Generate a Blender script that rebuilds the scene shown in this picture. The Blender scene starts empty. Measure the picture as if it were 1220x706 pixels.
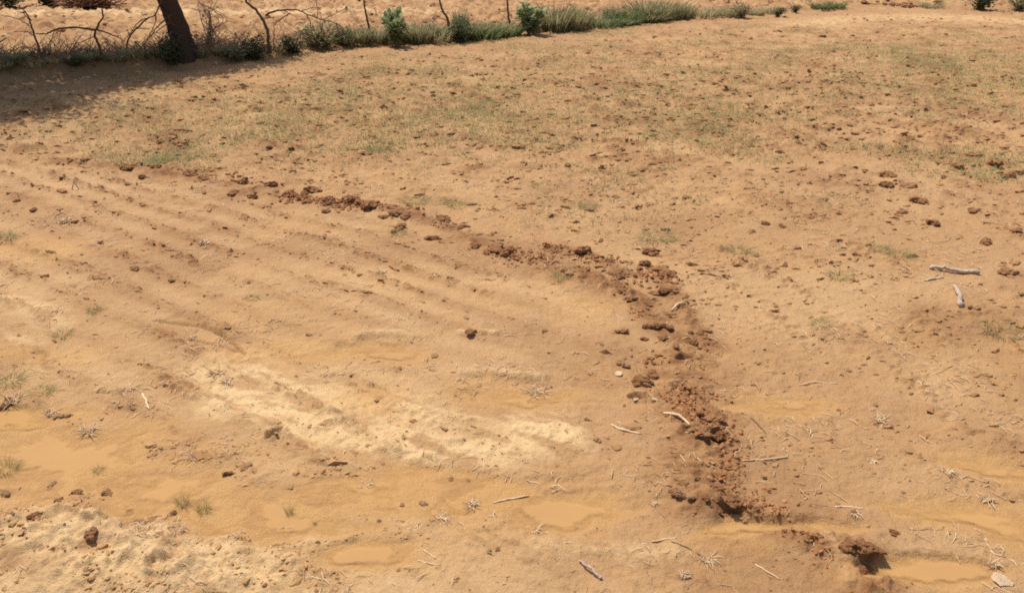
import bpy, math, random
import numpy as np

# ------------------------------------------------------------------ camera, sky, sun, exposure
scene = bpy.context.scene
CAM_H, PITCH, FPX = 1.7, math.radians(24.0), 976.0
cam_data = bpy.data.cameras.new('camera')
cam_data.sensor_width = 36.0
cam_data.lens = 36.0 * FPX / 1220.0
cam_data.clip_start, cam_data.clip_end = 0.05, 3000.0
cam = bpy.data.objects.new('camera', cam_data)
cam.location = (0, 0, CAM_H)
cam.rotation_euler = (math.pi / 2 - PITCH, 0, 0)
scene.collection.objects.link(cam)
scene.camera = cam

SUN = np.array((-0.30, 0.34, 0.93)); SUN /= np.linalg.norm(SUN)
SUN_EL = math.asin(SUN[2]); SUN_AZ = math.atan2(SUN[0], SUN[1])
world = bpy.data.worlds.new('World'); scene.world = world; world.use_nodes = True
wn, wl = world.node_tree.nodes, world.node_tree.links
sky = wn.new('ShaderNodeTexSky'); sky.sky_type = 'NISHITA'; sky.sun_disc = False
sky.sun_elevation = SUN_EL; sky.sun_rotation = SUN_AZ
sky.air_density, sky.dust_density = 1.0, 3.0
wn['Background'].inputs['Strength'].default_value = 0.11
wl.new(sky.outputs[0], wn['Background'].inputs['Color'])
sd = bpy.data.lights.new('sun', 'SUN'); sd.energy = 3.7; sd.angle = math.radians(0.55); sd.color = (1.0, 0.955, 0.88)
so = bpy.data.objects.new('sun', sd); scene.collection.objects.link(so)
so.location = (0, 0, 20)
so.rotation_euler = (math.pi / 2 - SUN_EL, 0, math.pi - SUN_AZ)
scene.view_settings.view_transform = 'Standard'; scene.view_settings.look = 'None'
scene.view_settings.exposure = 0.25; scene.view_settings.gamma = 1.0
scene.view_settings.use_curve_mapping = False
scene.render.engine = 'CYCLES'
scene.cycles.use_denoising = False
scene.cycles.filter_width = 1.8
scene.cycles.max_bounces = 6

rng = np.random.default_rng(7)
random.seed(7)
COL = scene.collection

# ------------------------------------------------------------------ pixel of the photograph -> point on the ground plane
cp, sp = math.cos(PITCH), math.sin(PITCH)
def ray(u, v):
    a, b = (u - 610.0) / FPX, (353.0 - v) / FPX
    return np.array((a, cp + b * sp, -sp + b * cp))
def G(u, v, z=0.0):
    d = ray(u, v); t = (CAM_H - z) / -d[2]
    return np.array((d[0] * t, d[1] * t))
def GP(pts): return np.array([G(*p) for p in pts])
def scale_at(u, v):                       # metres per photograph pixel, across, at that ground point
    d = ray(u, v); t = CAM_H / -d[2]
    return t / FPX
def deep_at(u, v):                        # metres per photograph pixel, in depth
    return abs(G(u, v - 1)[1] - G(u, v + 1)[1]) / 2

# ------------------------------------------------------------------ noise
_pr = np.random.default_rng(99)
_PERM = np.tile(_pr.permutation(1024), 2).astype(np.int32)
_GA = _pr.random(1024) * 2 * math.pi; _GC, _GS = (1.5 * np.cos(_GA)), (1.5 * np.sin(_GA))
def gnoise(x, y, seed=0):
    x0, y0 = np.floor(x), np.floor(y)
    fx, fy = x - x0, y - y0
    ix, iy = (x0.astype(np.int32) + seed * 57) & 1023, (y0.astype(np.int32) + seed * 131) & 1023
    ux, uy = fx * fx * fx * (fx * (fx * 6 - 15) + 10), fy * fy * fy * (fy * (fy * 6 - 15) + 10)
    p0, p1 = _PERM[ix], _PERM[(ix + 1) & 1023]; jy = (iy + 1) & 1023
    k00, k10, k01, k11 = _PERM[p0 + iy], _PERM[p1 + iy], _PERM[p0 + jy], _PERM[p1 + jy]
    gx, gy = fx - 1, fy - 1
    a = _GC[k00] * fx + _GS[k00] * fy; b = _GC[k10] * gx + _GS[k10] * fy
    c = _GC[k01] * fx + _GS[k01] * gy; d = _GC[k11] * gx + _GS[k11] * gy
    a = a + (b - a) * ux; c = c + (d - c) * ux
    return a + (c - a) * uy
def fbm(x, y, size, octaves=4, seed=0, gain=0.5):
    s = np.zeros_like(x); amp = 1.0; f = 1.0 / size
    for o in range(octaves):
        s += amp * gnoise(x * f + 17.3 * o, y * f - 9.1 * o, seed + o * 13); amp *= gain; f *= 2.03
    return s
def smooth(a, b, x):
    t = np.clip((x - a) / (b - a), 0, 1); return t * t * (3 - 2 * t)
def polydist(x, y, P):
    """unsigned distance to a polyline, side (+1 on the left of its direction), arc length of the nearest point"""
    best = np.full(x.shape, 1e18); side = np.ones_like(x); arc = np.zeros_like(x); acc = 0.0
    for (ax, ay), (bx, by) in zip(P[:-1], P[1:]):
        dx, dy = bx - ax, by - ay; L2 = dx * dx + dy * dy + 1e-12; L = math.sqrt(L2)
        t = np.clip(((x - ax) * dx + (y - ay) * dy) / L2, 0, 1)
        ex, ey = x - (ax + t * dx), y - (ay + t * dy); d2 = ex * ex + ey * ey
        m = d2 < best
        best = np.where(m, d2, best)
        side = np.where(m, np.sign(dx * (y - ay) - dy * (x - ax)), side)
        arc = np.where(m, acc + t * L, arc); acc += L
    return np.sqrt(best), side, arc
def spline(P, n=6):
    P = np.asarray(P, float); Q = [P[0]]
    for i in range(len(P) - 1):
        p0, p1, p2, p3 = P[max(i - 1, 0)], P[i], P[i + 1], P[min(i + 2, len(P) - 1)]
        for k in range(1, n + 1):
            t = k / n
            Q.append(0.5 * ((2 * p1) + (p2 - p0) * t + (2 * p0 - 5 * p1 + 4 * p2 - p3) * t * t + (3 * p1 - p0 - 3 * p2 + p3) * t ** 3))
    return np.array(Q)

# ------------------------------------------------------------------ the lie of the land
RIDGE = spline(GP([(60, 190), (150, 203), (230, 211), (300, 228), (370, 240), (440, 250), (540, 272), (600, 300), (670, 322),
                   (740, 350), (790, 388), (800, 425), (800, 455), (835, 500), (852, 545), (862, 595), (930, 630), (1022, 658), (1050, 710)]), 3)
RIDGE2 = spline(GP([(650, 296), (692, 303), (740, 322), (790, 332), (815, 360), (828, 405)]), 3)
BUND = spline(GP([(-900, 190), (-500, 145), (-200, 118), (0, 101), (100, 93), (215, 83), (310, 73), (400, 61), (470, 55), (560, 50), (640, 41),
                  (740, 32), (800, 25), (890, 20.5), (950, 16), (1020, 11.5), (1100, 11), (1220, 14), (1500, 20), (2000, 34)]), 2)

# shallow muddy puddles: pixel centre, pixel radii, turn
PUDDLES = [((58, 546), (130, 34), -0.10), ((14, 497), (80, 12), 0.0), ((190, 586), (82, 21), 0.05), ((268, 612), (40, 21), 0.0), ((340, 610), (62, 24), 0.1),
           ((478, 585), (86, 21), 0.05), ((585, 592), (84, 20), 0.0), ((675, 603), (66, 20), 0.0), ((440, 655), (46, 13), 0.0),
           ((1180, 622), (96, 20), 0.30), ((1130, 680), (74, 11), 0.05), ((925, 628), (62, 8), 0.0), ((925, 482), (46, 9), 0.0), ((1195, 560), (52, 14), 0.2), ((640, 470), (46, 9), 0.0), ((450, 420), (56, 8), 0.0)]
PUD = []
for (c, r, a) in PUDDLES:
    g = G(*c); PUD.append((g, r[0] * scale_at(*c), r[1] * deep_at(*c), a))
PUD_LEVEL = -0.012
def pud_f(x, y, p, k):
    (cx, cy), rx, ry, a = p
    dx, dy = x - cx, y - cy; ca, sa = math.cos(a), math.sin(a)
    u, v = (dx * ca - dy * sa) / rx, (dx * sa + dy * ca) / ry
    f = np.sqrt(u * u + v * v)
    return f + 0.75 * fbm(x / 1.8, y, 0.15, 3, 400 + k) + 0.14 * fbm(x, y, 0.04, 2, 430 + k)

SILT = [(G(u, v), a * scale_at(u, v), b * deep_at(u, v)) for u, v, a, b in ((700, 366, 60, 18), (905, 480, 70, 22), (450, 475, 90, 22), (40, 425, 80, 20), (1085, 402, 60, 20), (600, 470, 110, 24),
        (160, 560, 180, 40), (430, 600, 150, 36), (620, 610, 140, 34), (880, 645, 120, 18), (1180, 610, 120, 50), (1100, 690, 140, 30), (340, 420, 120, 24), (430, 660, 110, 30), (60, 300, 120, 18))]
# strokes on the soil: (pixel polyline, width m, height m, pale, moist)
STROKES = [
    ([(425, 403), (465, 399), (505, 402)], .035, .016, .55, 0), ([(548, 448), (580, 444), (640, 449)], .04, .018, .6, 0),
    ([(270, 470), (340, 498), (430, 528), (545, 534), (660, 518)], .14, .012, 1.25, 0), ([(255, 438), (330, 452), (430, 482), (520, 500)], .15, .006, .9, 0),
    ([(640, 512), (560, 498), (480, 492)], .06, .004, .6, 0), ([(-20, 352), (30, 364), (70, 385)], .09, .012, .75, 0), ([(-20, 400), (40, 412)], .07, .010, .55, 0),
    ([(-60, 655), (40, 648), (110, 655)], .16, .018, .9, 0), ([(120, 600), (180, 606), (60, 634)], .07, .012, .45, 0), ([(150, 670), (230, 664), (320, 672)], .11, .014, 1.0, 0),
    ([(640, 652), (720, 656), (800, 660)], .05, .010, .5, 0), ([(350, 455), (390, 440)], .08, .0, .55, 0), ([(20, 700), (200, 705)], .10, .01, .8, 0),
    ([(548, 399), (590, 398)], .022, .016, .75, 0), ([(860, 612), (905, 634), (960, 660)], .05, .012, .3, 0), ([(985, 648), (1000, 668), (1012, 700)], .03, .012, .55, 0),
    ([(1010, 376), (1075, 412)], .06, .010, .35, 0), ([(930, 395), (1000, 440), (1075, 480)], .05, .006, .2, 0), ([(960, 30), (1060, 20), (1220, 26)], .9, .0, .55, 0),
    ([(470, 205), (640, 235), (850, 240)], .25, .0, .25, 0), ([(0, 128), (120, 122), (330, 92)], .4, .0, .15, .1),
    ([(560, 335), (640, 345), (700, 372)], .12, .0, .35, 0), ([(300, 330), (480, 335), (560, 350)], .15, .0, .22, 0),
    ([(185, 382), (215, 386), (245, 392), (272, 405), (292, 422)], .0075, -.022, 0, .7), ([(228, 407), (262, 413), (285, 420)], .007, -.018, 0, .7), ([(118, 468), (165, 466)], .007, -.012, 0, .4),
    ([(355, 358), (372, 370)], .006, -.008, 0, .3), ([(358, 381), (430, 384)], .005, -.008, 0, .3), ([(880, 492), (905, 512)], .006, -.008, 0, .3),
    ([(540, 210), (580, 212)], .02, -.012, 0, .4), ([(600, 462), (700, 466)], .05, -.01, 0, .15), ([(1075, 52), (1130, 52)], .10, -.02, 0, .5),
    ([(205, 160), (190, 172), (225, 170)], .10, .03, 0, .7), ([(1130, 190), (1220, 205)], .25, .012, 0, .3), ([(950, 105), (1100, 122)], .4, .012, 0, .3),
]
STROKES = [(spline(GP(p), 3), w, dz, pa, mo) for p, w, dz, pa, mo in STROKES]
# prints pressed into the soft soil: pixel, half length m, half width m, heading, depth
PITS = [((326, 518), .040, .020, 0.9, .030), ((391, 507), .040, .018, 0.5, .028), ((199, 676), .055, .036, 0.2, .016), ((852, 529), .065, .04, 0.9, .04), ((1036, 684), .08, .035, 1.4, .028),
        ((816, 424), .055, .022, 0.3, .03), ((762, 471), .05, .03, 0.1, .025), ((275, 572), .05, .025, .2, .022), ((870, 613), .06, .03, -.2, .03), ((517, 429), .04, .02, .3, .02)]
PITS = [(G(*c), a, b, t, d) for c, a, b, t, d in PITS]

def furrow_across(x, y):
    return .588 * x + .809 * y + .035 * fbm(x, y, .9, 2, 5)
def furrow_phase(x, y):
    d, side, arc = polydist(x, y, RIDGE); sd_ = d * -side
    return np.where(sd_ > 0, np.sin(2 * math.pi * furrow_across(x, y) / .215), .5), sd_
def land(x, y):
    """height, pale crust, damp turned soil plus shade painted on the bund, place (-1 field .. + beyond the bund)"""
    x = np.asarray(x, float); y = np.asarray(y, float)
    near = 1 - smooth(3.2, 6.5, y)
    far_rough = smooth(4.0, 7.5, y)
    h = 0.018 * fbm(x, y, 1.9, 3, 1) + 0.012 * fbm(x, y, .55, 2, 2)
    wx, wy = x + 0.10 * fbm(x, y, .9, 2, 5), y + 0.10 * fbm(x, y, .9, 2, 6)
    d, side, arc = polydist(wx, wy, RIDGE)
    sd_ = d * -side                                    # > 0 on the near, left hand side
    inside = smooth(0.05, 0.35, sd_)
    fur = np.sin(2 * math.pi * furrow_across(x, y) / .215)
    keep = inside * (1 - smooth(3.5, 6.0, sd_)) * (1 - .7 * smooth(-.9, .3, x - .4 * (y - 3))) * (0.45 + 0.55 * smooth(-.3, .4, fbm(x, y, .8, 2, 9)))
    rowm = smooth(.1, .9, fur) * keep
    h += .007 * rowm + .001 * keep * fur
    right = smooth(0.25, 0.8, -sd_) * (1 - smooth(5.0, 8.0, y))
    fur2 = np.sin(2 * math.pi * ((-sd_) / 0.30 + 0.1))
    h += 0.007 * right * fur2 * smooth(-.2, .4, fbm(x, y, .9, 2, 10))
    # rows left by the harrow across the far half
    fur3 = np.sin(2 * math.pi * ((y - 0.32 * x + 0.25 * fbm(x, y, 1.6, 2, 12)) / 0.34))
    h += 0.010 * far_rough * fur3 * smooth(-.2, .5, fbm(x, y, 1.1, 2, 13))
    # crumbly relief
    rough = 0.40 + 0.55 * far_rough + 0.35 * smooth(0.0, .6, fbm(x, y, .7, 3, 21))
    cl = 1 - np.abs(fbm(x, y, .13, 3, 22)) * 1.6
    h += 0.006 * rough * cl + 0.0060 * rough * fbm(x, y, .05, 3, 23, .6)
    lump = smooth(.25, .7, fbm(x, y, .20, 3, 25))
    h += 0.016 * lump * (0.25 + far_rough)
    # broken crust and flecks drawn out along the passes of the harrow
    patch = smooth(-.30, .35, fbm(x, y, .75, 2, 14))
    f_in = smooth(.08, .55, fbm((.809 * x - .588 * y) / 2.2, .588 * x + .809 * y, .042, 3, 15, .62)) * inside
    f_out = smooth(.08, .55, fbm((x + .32 * y) / 2.0, y - .32 * x, .04, 3, 16, .62)) * (1 - inside) * (1 - far_rough)
    f_far = smooth(.05, .50, fbm((x + .32 * y) / 2.2, y - .32 * x, .12, 3, 17, .6)) * (1 - inside) * far_rough
    fleck = (f_in * (.22 + 1.35 * rowm) + f_out * (.55 + .85 * smooth(.1, .9, fur2) * right)) * (.25 + .75 * patch) * (1 - .35 * near) + f_far * (.35 + .65 * patch)
    h += fleck * (.013 + .009 * far_rough)
    # the bank of lumpy mud at the lower left
    bank = np.exp(-((x + 1.35) / .75) ** 2 - ((y - 2.05) / .36) ** 2)
    h += bank * (0.022 + 0.016 * np.abs(fbm(x / 1.5, y, .16, 5, 27, .62)) + .016 * fbm(x, y, .09, 4, 28, .6))
    pale = 0.10 + 0.30 * smooth(-.2, .9, fbm(x, y, 1.1, 4, 31)) * (0.4 + .6 * near) + 0.14 * keep * np.maximum(-fur, 0) + .75 * bank * smooth(-.25, .3, fbm(x, y, .15, 3, 36))
    moist_and_shade = .14 * smooth(.4, 1.2, x) * near + (.60 + .15 * inside) * fleck + 0.34 * smooth(.0, .6, fbm(x, y, .8, 4, 33)) + .35 * lump * far_rough + .22 * rowm + .25 * far_rough * smooth(.1, .6, fbm(x, y, .28, 3, 35))
    # the turned ridge of clods
    pn = smooth(-.35, .35, fbm(arc, arc * 0 + 3.3, .45, 2, 41))
    for (P, wd, amp, dd, aa, seed) in ((RIDGE, .085, .024, d, arc, 44), (RIDGE2, .07, .020, None, None, 54)):
        if dd is None:
            dd, _, aa = polydist(wx, wy, P)
        w_ = wd * (.62 + .5 * smooth(3.6, 4.8, aa)) * (1.0 + 0.5 * fbm(aa, aa * 0, .3, 2, seed))
        band = np.exp(-(dd / w_) ** 2) * (0.35 + .65 * smooth(-.4, .3, fbm(aa, aa * 0 + 7, .4, 2, seed + 1)))
        h += band * (amp * 0.5 + amp * 1.3 * np.abs(fbm(x, y, .10, 3, seed + 2)) + .008 * fbm(x, y, .035, 3, seed + 3))
        wide = np.exp(-(dd / (w_ * 1.6)) ** 2)
        moist_and_shade = np.maximum(moist_and_shade, wide * (.45 + .6 * smooth(-.5, .5, fbm(x, y, .12, 3, seed + 4))))
        pale = pale * (1 - .8 * wide)
    for P, w, dz, pa, mo in STROKES:
        lo, hi = P.min(0) - 3.5 * w, P.max(0) + 3.5 * w
        m = (x > lo[0]) & (x < hi[0]) & (y > lo[1]) & (y < hi[1])
        if not m.any(): continue
        xs, ys = x[m], y[m]
        dd, _, aa = polydist(xs + .35 * w * fbm(xs, ys, w * 2.2, 3, 61), ys + .35 * w * fbm(xs, ys, w * 2.2, 3, 62), P)
        g = np.exp(-(dd / w) ** 2)
        h[m] += dz * g * (1 + .5 * fbm(xs, ys, .1, 2, 64)); brk = smooth(-.75, .15, fbm((.85 * xs - .53 * ys) / 2.6, .53 * xs + .85 * ys, .10, 5, 63, .62))
        pale[m] = np.maximum(pale[m], pa * g * brk); moist_and_shade[m] = np.maximum(moist_and_shade[m], mo * g)
        if pa > .3:
            moist_and_shade[m] *= 1 - .8 * g
            h[m] += g * brk * .004 * (1 - np.abs(fbm(xs, ys, .07, 3, 65)) * 2)      # flaking silt crust
    for (c, a, b, t, dep) in PITS:
        ca, sa = math.cos(t), math.sin(t); dx, dy = x - c[0], y - c[1]
        m = (np.abs(dx) < .3) & (np.abs(dy) < .3)
        if not m.any(): continue
        u, v = (dx[m] * ca + dy[m] * sa) / a, (-dx[m] * sa + dy[m] * ca) / b
        r = np.sqrt(u * u + v * v) + .15 * fbm(x[m], y[m], .05, 2, 70)
        h[m] += -dep * (1 - smooth(.65, 1.05, r)) + .010 * np.exp(-((r - 1.25) / .25) ** 2)
    # ochre silt settled round the puddles and where water stood
    silt = .25 * near * smooth(.1, .7, fbm(x / 1.8, y, .5, 3, 91))
    for (c, rx_, ry_) in SILT:
        q = np.sqrt(((x - c[0]) / rx_) ** 2 + ((y - c[1]) / ry_) ** 2)
        silt = np.maximum(silt, (1 - smooth(.2, 1.1, q + .45 * fbm(x / 1.6, y, .18, 3, 92))) * .75)
    # puddles lie in smooth hollows
    for k, p in enumerate(PUD):
        R = max(p[1], p[2]) * 2.2
        m = (np.abs(x - p[0][0]) < R) & (np.abs(y - p[0][1]) < R)
        if not m.any(): continue
        f = pud_f(x[m], y[m], p, k); hm = h[m]
        flat = 1 - smooth(.9, 2.0, f)
        hp = PUD_LEVEL + .0045 + .013 * (f - 1.08)
        w = 1 - smooth(1.0, 2.0, f)
        hm = hm * (1 - w) + (hp + .0012 * fbm(x[m], y[m], .06, 3, 75)) * w
        hm = np.where(f < 1.9, np.maximum(hm, np.minimum(hp, PUD_LEVEL + .006) - .004 * smooth(1.5, 1.9, f)), hm)
        h[m] = hm; silt[m] = np.maximum(silt[m], 1 - smooth(.7, 1.9, f))
        moist_and_shade[m] = np.maximum(moist_and_shade[m] * (1 - flat), .12 * flat * (f > 1))
        pale[m] *= 1 - .6 * flat
    # the earth bund and the next field behind it; a strip of plain reddish soil at its foot
    db, sb, ab = polydist(x, y, BUND)
    s = db * sb                                         # > 0 beyond the foot of the bund
    big = 0.055 + 0.15 * (1 - smooth(-5.0, 1.5, x))
    big = big * (1 - .8 * smooth(6.5, 9.5, x))
    sw = s + .10 * fbm(x, y, .5, 3, 81)
    prof = smooth(0, .38, sw) * (1 - smooth(.75, 1.35, sw))
    h += prof * (big + .035 * fbm(x, y, .4, 3, 82))
    beyond = smooth(.9, 1.5, s)
    h += beyond * (.02 * np.sin((y + .35 * x) * 2 * math.pi / .62 + 2 * fbm(x, y, 1.5, 2, 83)) * (1 - smooth(18, 30, y)) + .12 * np.abs(fbm(x, y, .5, 4, 84, .6)))
    pale = pale * (1 - beyond) + beyond * (.05 + .30 * smooth(-.1, .5, fbm(x, y, .7, 3, 85)))
    track = beyond * np.exp(-((y - (19.4 + .03 * x)) / .9) ** 2) * (1 - smooth(-3, 0, x))
    pale = np.maximum(pale, .9 * track)
    moist_and_shade = moist_and_shade * (1 - beyond) + beyond * (.14 + .65 * smooth(-.1, .5, fbm(x, y, .40, 4, 86)))
    foot = np.exp(-((s + .5) / .9) ** 2); moist_and_shade = np.maximum(moist_and_shade * (1 - .5 * foot), .30 * foot)
    moist_and_shade = np.maximum(moist_and_shade, prof * (.45 + .45 * (1 - smooth(-4.5, -1.0, x))))  # extra darkness at the left is tree shade painted into the soil colour
    return h, np.clip(pale, 0, 1), np.clip(moist_and_shade, 0, 1), s, np.clip(silt, 0, 1)

def land_many(x, y, chunk=24000):
    from concurrent.futures import ThreadPoolExecutor
    parts = [(x[i:i + chunk], y[i:i + chunk]) for i in range(0, len(x), chunk)]
    with ThreadPoolExecutor(4) as ex:
        res = list(ex.map(lambda p: land(p[0], p[1]), parts))
    return [np.concatenate([r[k] for r in res]) for k in range(5)]
def Hz(x, y):
    return float(land(np.array([x]), np.array([y]))[0][0])
def place(u, v):
    """the point of the real ground seen at that pixel"""
    z = 0.0
    for _ in range(4):
        g = G(u, v, z); z = Hz(g[0], g[1])
    return np.array((g[0], g[1], z))

# ------------------------------------------------------------------ mesh and property helpers
def new_mesh(name, V, F, attrs=None, smooth_shade=True):
    V = np.asarray(V, np.float32); F = np.asarray(F, np.int32)
    me = bpy.data.meshes.new(name); k = F.shape[1]
    me.vertices.add(len(V)); me.vertices.foreach_set('co', V.ravel())
    me.loops.add(F.size); me.loops.foreach_set('vertex_index', F.ravel())
    me.polygons.add(len(F)); me.polygons.foreach_set('loop_start', np.arange(0, F.size, k, dtype=np.int32))
    me.polygons.foreach_set('use_smooth', np.full(len(F), smooth_shade, bool))
    for an, arr in (attrs or {}).items():
        at = me.attributes.new(an, 'FLOAT', 'POINT'); at.data.foreach_set('value', np.asarray(arr, np.float32))
    me.update(calc_edges=True); me.validate()
    return me
def link(name, me, mat=None, parent=None, loc=None, rot=None, scale=None):
    o = bpy.data.objects.new(name, me); COL.objects.link(o)
    if mat is not None and me is not None and not me.materials: me.materials.append(mat)
    if parent is not None: o.parent = parent
    if loc is not None: o.location = loc
    if rot is not None: o.rotation_euler = rot
    if scale is not None: o.scale = scale
    return o
def tag(o, label=None, cat=None, group=None, kind=None):
    if label: o['label'] = label
    if cat: o['category'] = cat
    if group: o['group'] = group
    if kind: o['kind'] = kind
    return o
class Soup:
    """gathers triangles with one float per vertex"""
    def __init__(s): s.V, s.F, s.T, s.n = [], [], [], 0
    def add(s, V, F, tint=0.5):
        V = np.asarray(V, float); F = np.asarray(F, int)
        s.V.append(V); s.F.append(F + s.n); s.n += len(V)
        s.T.append(np.broadcast_to(np.asarray(tint, float), (len(V),)))
    def tube(s, P, R, sides=5, tint=0.5, cap=True):
        P = np.asarray(P, float); R = np.broadcast_to(np.asarray(R, float), (len(P),)); n = len(P)
        T = np.gradient(P, axis=0); T /= np.linalg.norm(T, axis=1)[:, None] + 1e-9
        up = np.array((.13, .21, .97)) if abs(T[0][2]) < .9 else np.array((.97, .21, .1))
        A = np.cross(T, up); A /= np.linalg.norm(A, axis=1)[:, None] + 1e-9; B = np.cross(T, A)
        ang = np.linspace(0, 2 * math.pi, sides, endpoint=False)
        V = (P[:, None, :] + R[:, None, None] * (np.cos(ang)[None, :, None] * A[:, None, :] + np.sin(ang)[None, :, None] * B[:, None, :])).reshape(-1, 3)
        F = []
        for i in range(n - 1):
            for j in range(sides):
                a, b = i * sides + j, i * sides + (j + 1) % sides
                F += [(a, b, b + sides), (a, b + sides, a + sides)]
        if cap:
            for j in range(1, sides - 1):
                F += [(0, j + 1, j), ((n - 1) * sides, (n - 1) * sides + j, (n - 1) * sides + j + 1)]
        s.add(V, F, tint)
    def blade(s, base, tip, width, bend=0.25, seg=3, tint=0.5):
        base, tip = np.asarray(base, float), np.asarray(tip, float)
        ax = tip - base; L = np.linalg.norm(ax) + 1e-9
        sidev = np.cross(ax, (rng.normal(), rng.normal(), .4)); sidev /= np.linalg.norm(sidev) + 1e-9
        hor = np.array((ax[0], ax[1], 0.0)); hn = np.linalg.norm(hor); hor = hor / hn if hn > 1e-6 else np.array((1., 0, 0))
        V = []
        for k in range(seg):
            t = k / seg
            c = base + ax * t + np.array((0, 0, bend * L * t * (1 - t))) - hor * bend * L * .4 * t * (1 - t)
            w = width * (1 - t) ** .7
            V += [c - sidev * w / 2, c + sidev * w / 2]
        V.append(tip); F = []
        for k in range(seg - 1):
            a = 2 * k; F += [(a, a + 1, a + 3), (a, a + 3, a + 2)]
        F.append((2 * seg - 2, 2 * seg - 1, 2 * seg)); s.add(V, F, tint)
    def leaf(s, base, direc, normal, length, width, tint=0.5):
        d = np.asarray(direc, float); d /= np.linalg.norm(d) + 1e-9
        n = np.asarray(normal, float); w = np.cross(d, n); w /= np.linalg.norm(w) + 1e-9; n = np.cross(w, d)
        pr = ((.0, .10), (.30, .85), (.62, 1.0), (.88, .5))
        V = []
        for t, k in pr:
            c = base + d * length * t - n * length * .18 * t * t
            V += [c - w * width * .5 * k + n * width * .12 * k, c, c + w * width * .5 * k + n * width * .12 * k]
        V.append(base + d * length - n * length * .18); F = []
        for i in range(3):
            a = 3 * i
            F += [(a, a + 1, a + 4), (a, a + 4, a + 3), (a + 1, a + 2, a + 5), (a + 1, a + 5, a + 4)]
        F += [(9, 10, 12), (10, 11, 12)]; s.add(V, F, tint)
    def mesh(s, name, smooth_shade=True):
        return new_mesh(name, np.concatenate(s.V), np.concatenate(s.F), {'tint': np.concatenate(s.T)}, smooth_shade)

def ico(sub):
    t = (1 + 5 ** .5) / 2
    V = [(-1, t, 0), (1, t, 0), (-1, -t, 0), (1, -t, 0), (0, -1, t), (0, 1, t), (0, -1, -t), (0, 1, -t), (t, 0, -1), (t, 0, 1), (-t, 0, -1), (-t, 0, 1)]
    F = [(0, 11, 5), (0, 5, 1), (0, 1, 7), (0, 7, 10), (0, 10, 11), (1, 5, 9), (5, 11, 4), (11, 10, 2), (10, 7, 6), (7, 1, 8), (3, 9, 4), (3, 4, 2), (3, 2, 6), (3, 6, 8), (3, 8, 9), (4, 9, 5), (2, 4, 11), (6, 2, 10), (8, 6, 7), (9, 8, 1)]
    V = [np.array(v, float) / np.linalg.norm(v) for v in V]
    for _ in range(sub):
        mid = {}; G_ = []
        def m(a, b):
            k = (min(a, b), max(a, b))
            if k not in mid:
                v = V[a] + V[b]; V.append(v / np.linalg.norm(v)); mid[k] = len(V) - 1
            return mid[k]
        for a, b, c in F:
            x, y, z = m(a, b), m(b, c), m(c, a); G_ += [(a, x, z), (b, y, x), (c, z, y), (x, y, z)]
        F = G_
    return np.array(V), np.array(F)
def noise3(P, size, seed, oc=3):
    return (fbm(P[:, 0] + 3.1 * P[:, 2], P[:, 1] - 1.7 * P[:, 2], size, oc, seed) + fbm(P[:, 1] + 2.3 * P[:, 0], P[:, 2] + .7, size, oc, seed + 5) + fbm(P[:, 2] * 1.3 - P[:, 0], P[:, 0] * .8 + P[:, 1] + 9, size, oc, seed + 9)) / 1.7

# ------------------------------------------------------------------ materials
def material(name):
    m = bpy.data.materials.new(name); m.use_nodes = True
    return m, m.node_tree.nodes, m.node_tree.links, m.node_tree.nodes['Principled BSDF']
def nmath(n, l, op, a, b=None, clamp=False):
    k = n.new('ShaderNodeMath'); k.operation = op; k.use_clamp = clamp
    for i, v in enumerate((a, b)):
        if v is None: continue
        if isinstance(v, (int, float)): k.inputs[i].default_value = v
        else: l.new(v, k.inputs[i])
    return k.outputs[0]
def nmix(n, l, fac, a, b, blend='MIX'):
    k = n.new('ShaderNodeMix'); k.data_type = 'RGBA'; k.blend_type = blend
    if isinstance(fac, (int, float)): k.inputs[0].default_value = fac
    else: l.new(fac, k.inputs[0])
    for i, v in ((6, a), (7, b)):
        if isinstance(v, tuple): k.inputs[i].default_value = (*v, 1)
        else: l.new(v, k.inputs[i])
    return k.outputs[2]
def ntex(n, l, vec, scale, detail=4, rough=.6):
    k = n.new('ShaderNodeTexNoise'); k.inputs['Scale'].default_value = scale
    k.inputs['Detail'].default_value = detail; k.inputs['Roughness'].default_value = rough
    l.new(vec, k.inputs['Vector']); return k.outputs['Fac']
def nrange(n, l, v, a, b, c=0.0, d=1.0):
    k = n.new('ShaderNodeMapRange'); l.new(v, k.inputs[0])
    for i, q in enumerate((a, b, c, d)): k.inputs[i + 1].default_value = q
    return k.outputs[0]
def nattr(n, name):
    k = n.new('ShaderNodeAttribute'); k.attribute_name = name; return k.outputs['Fac']
def nbump(n, l, height, strength, dist, bsdf):
    k = n.new('ShaderNodeBump'); k.inputs['Strength'].default_value = strength; k.inputs['Distance'].default_value = dist
    l.new(height, k.inputs['Height']); l.new(k.outputs[0], bsdf.inputs['Normal'])

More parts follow.
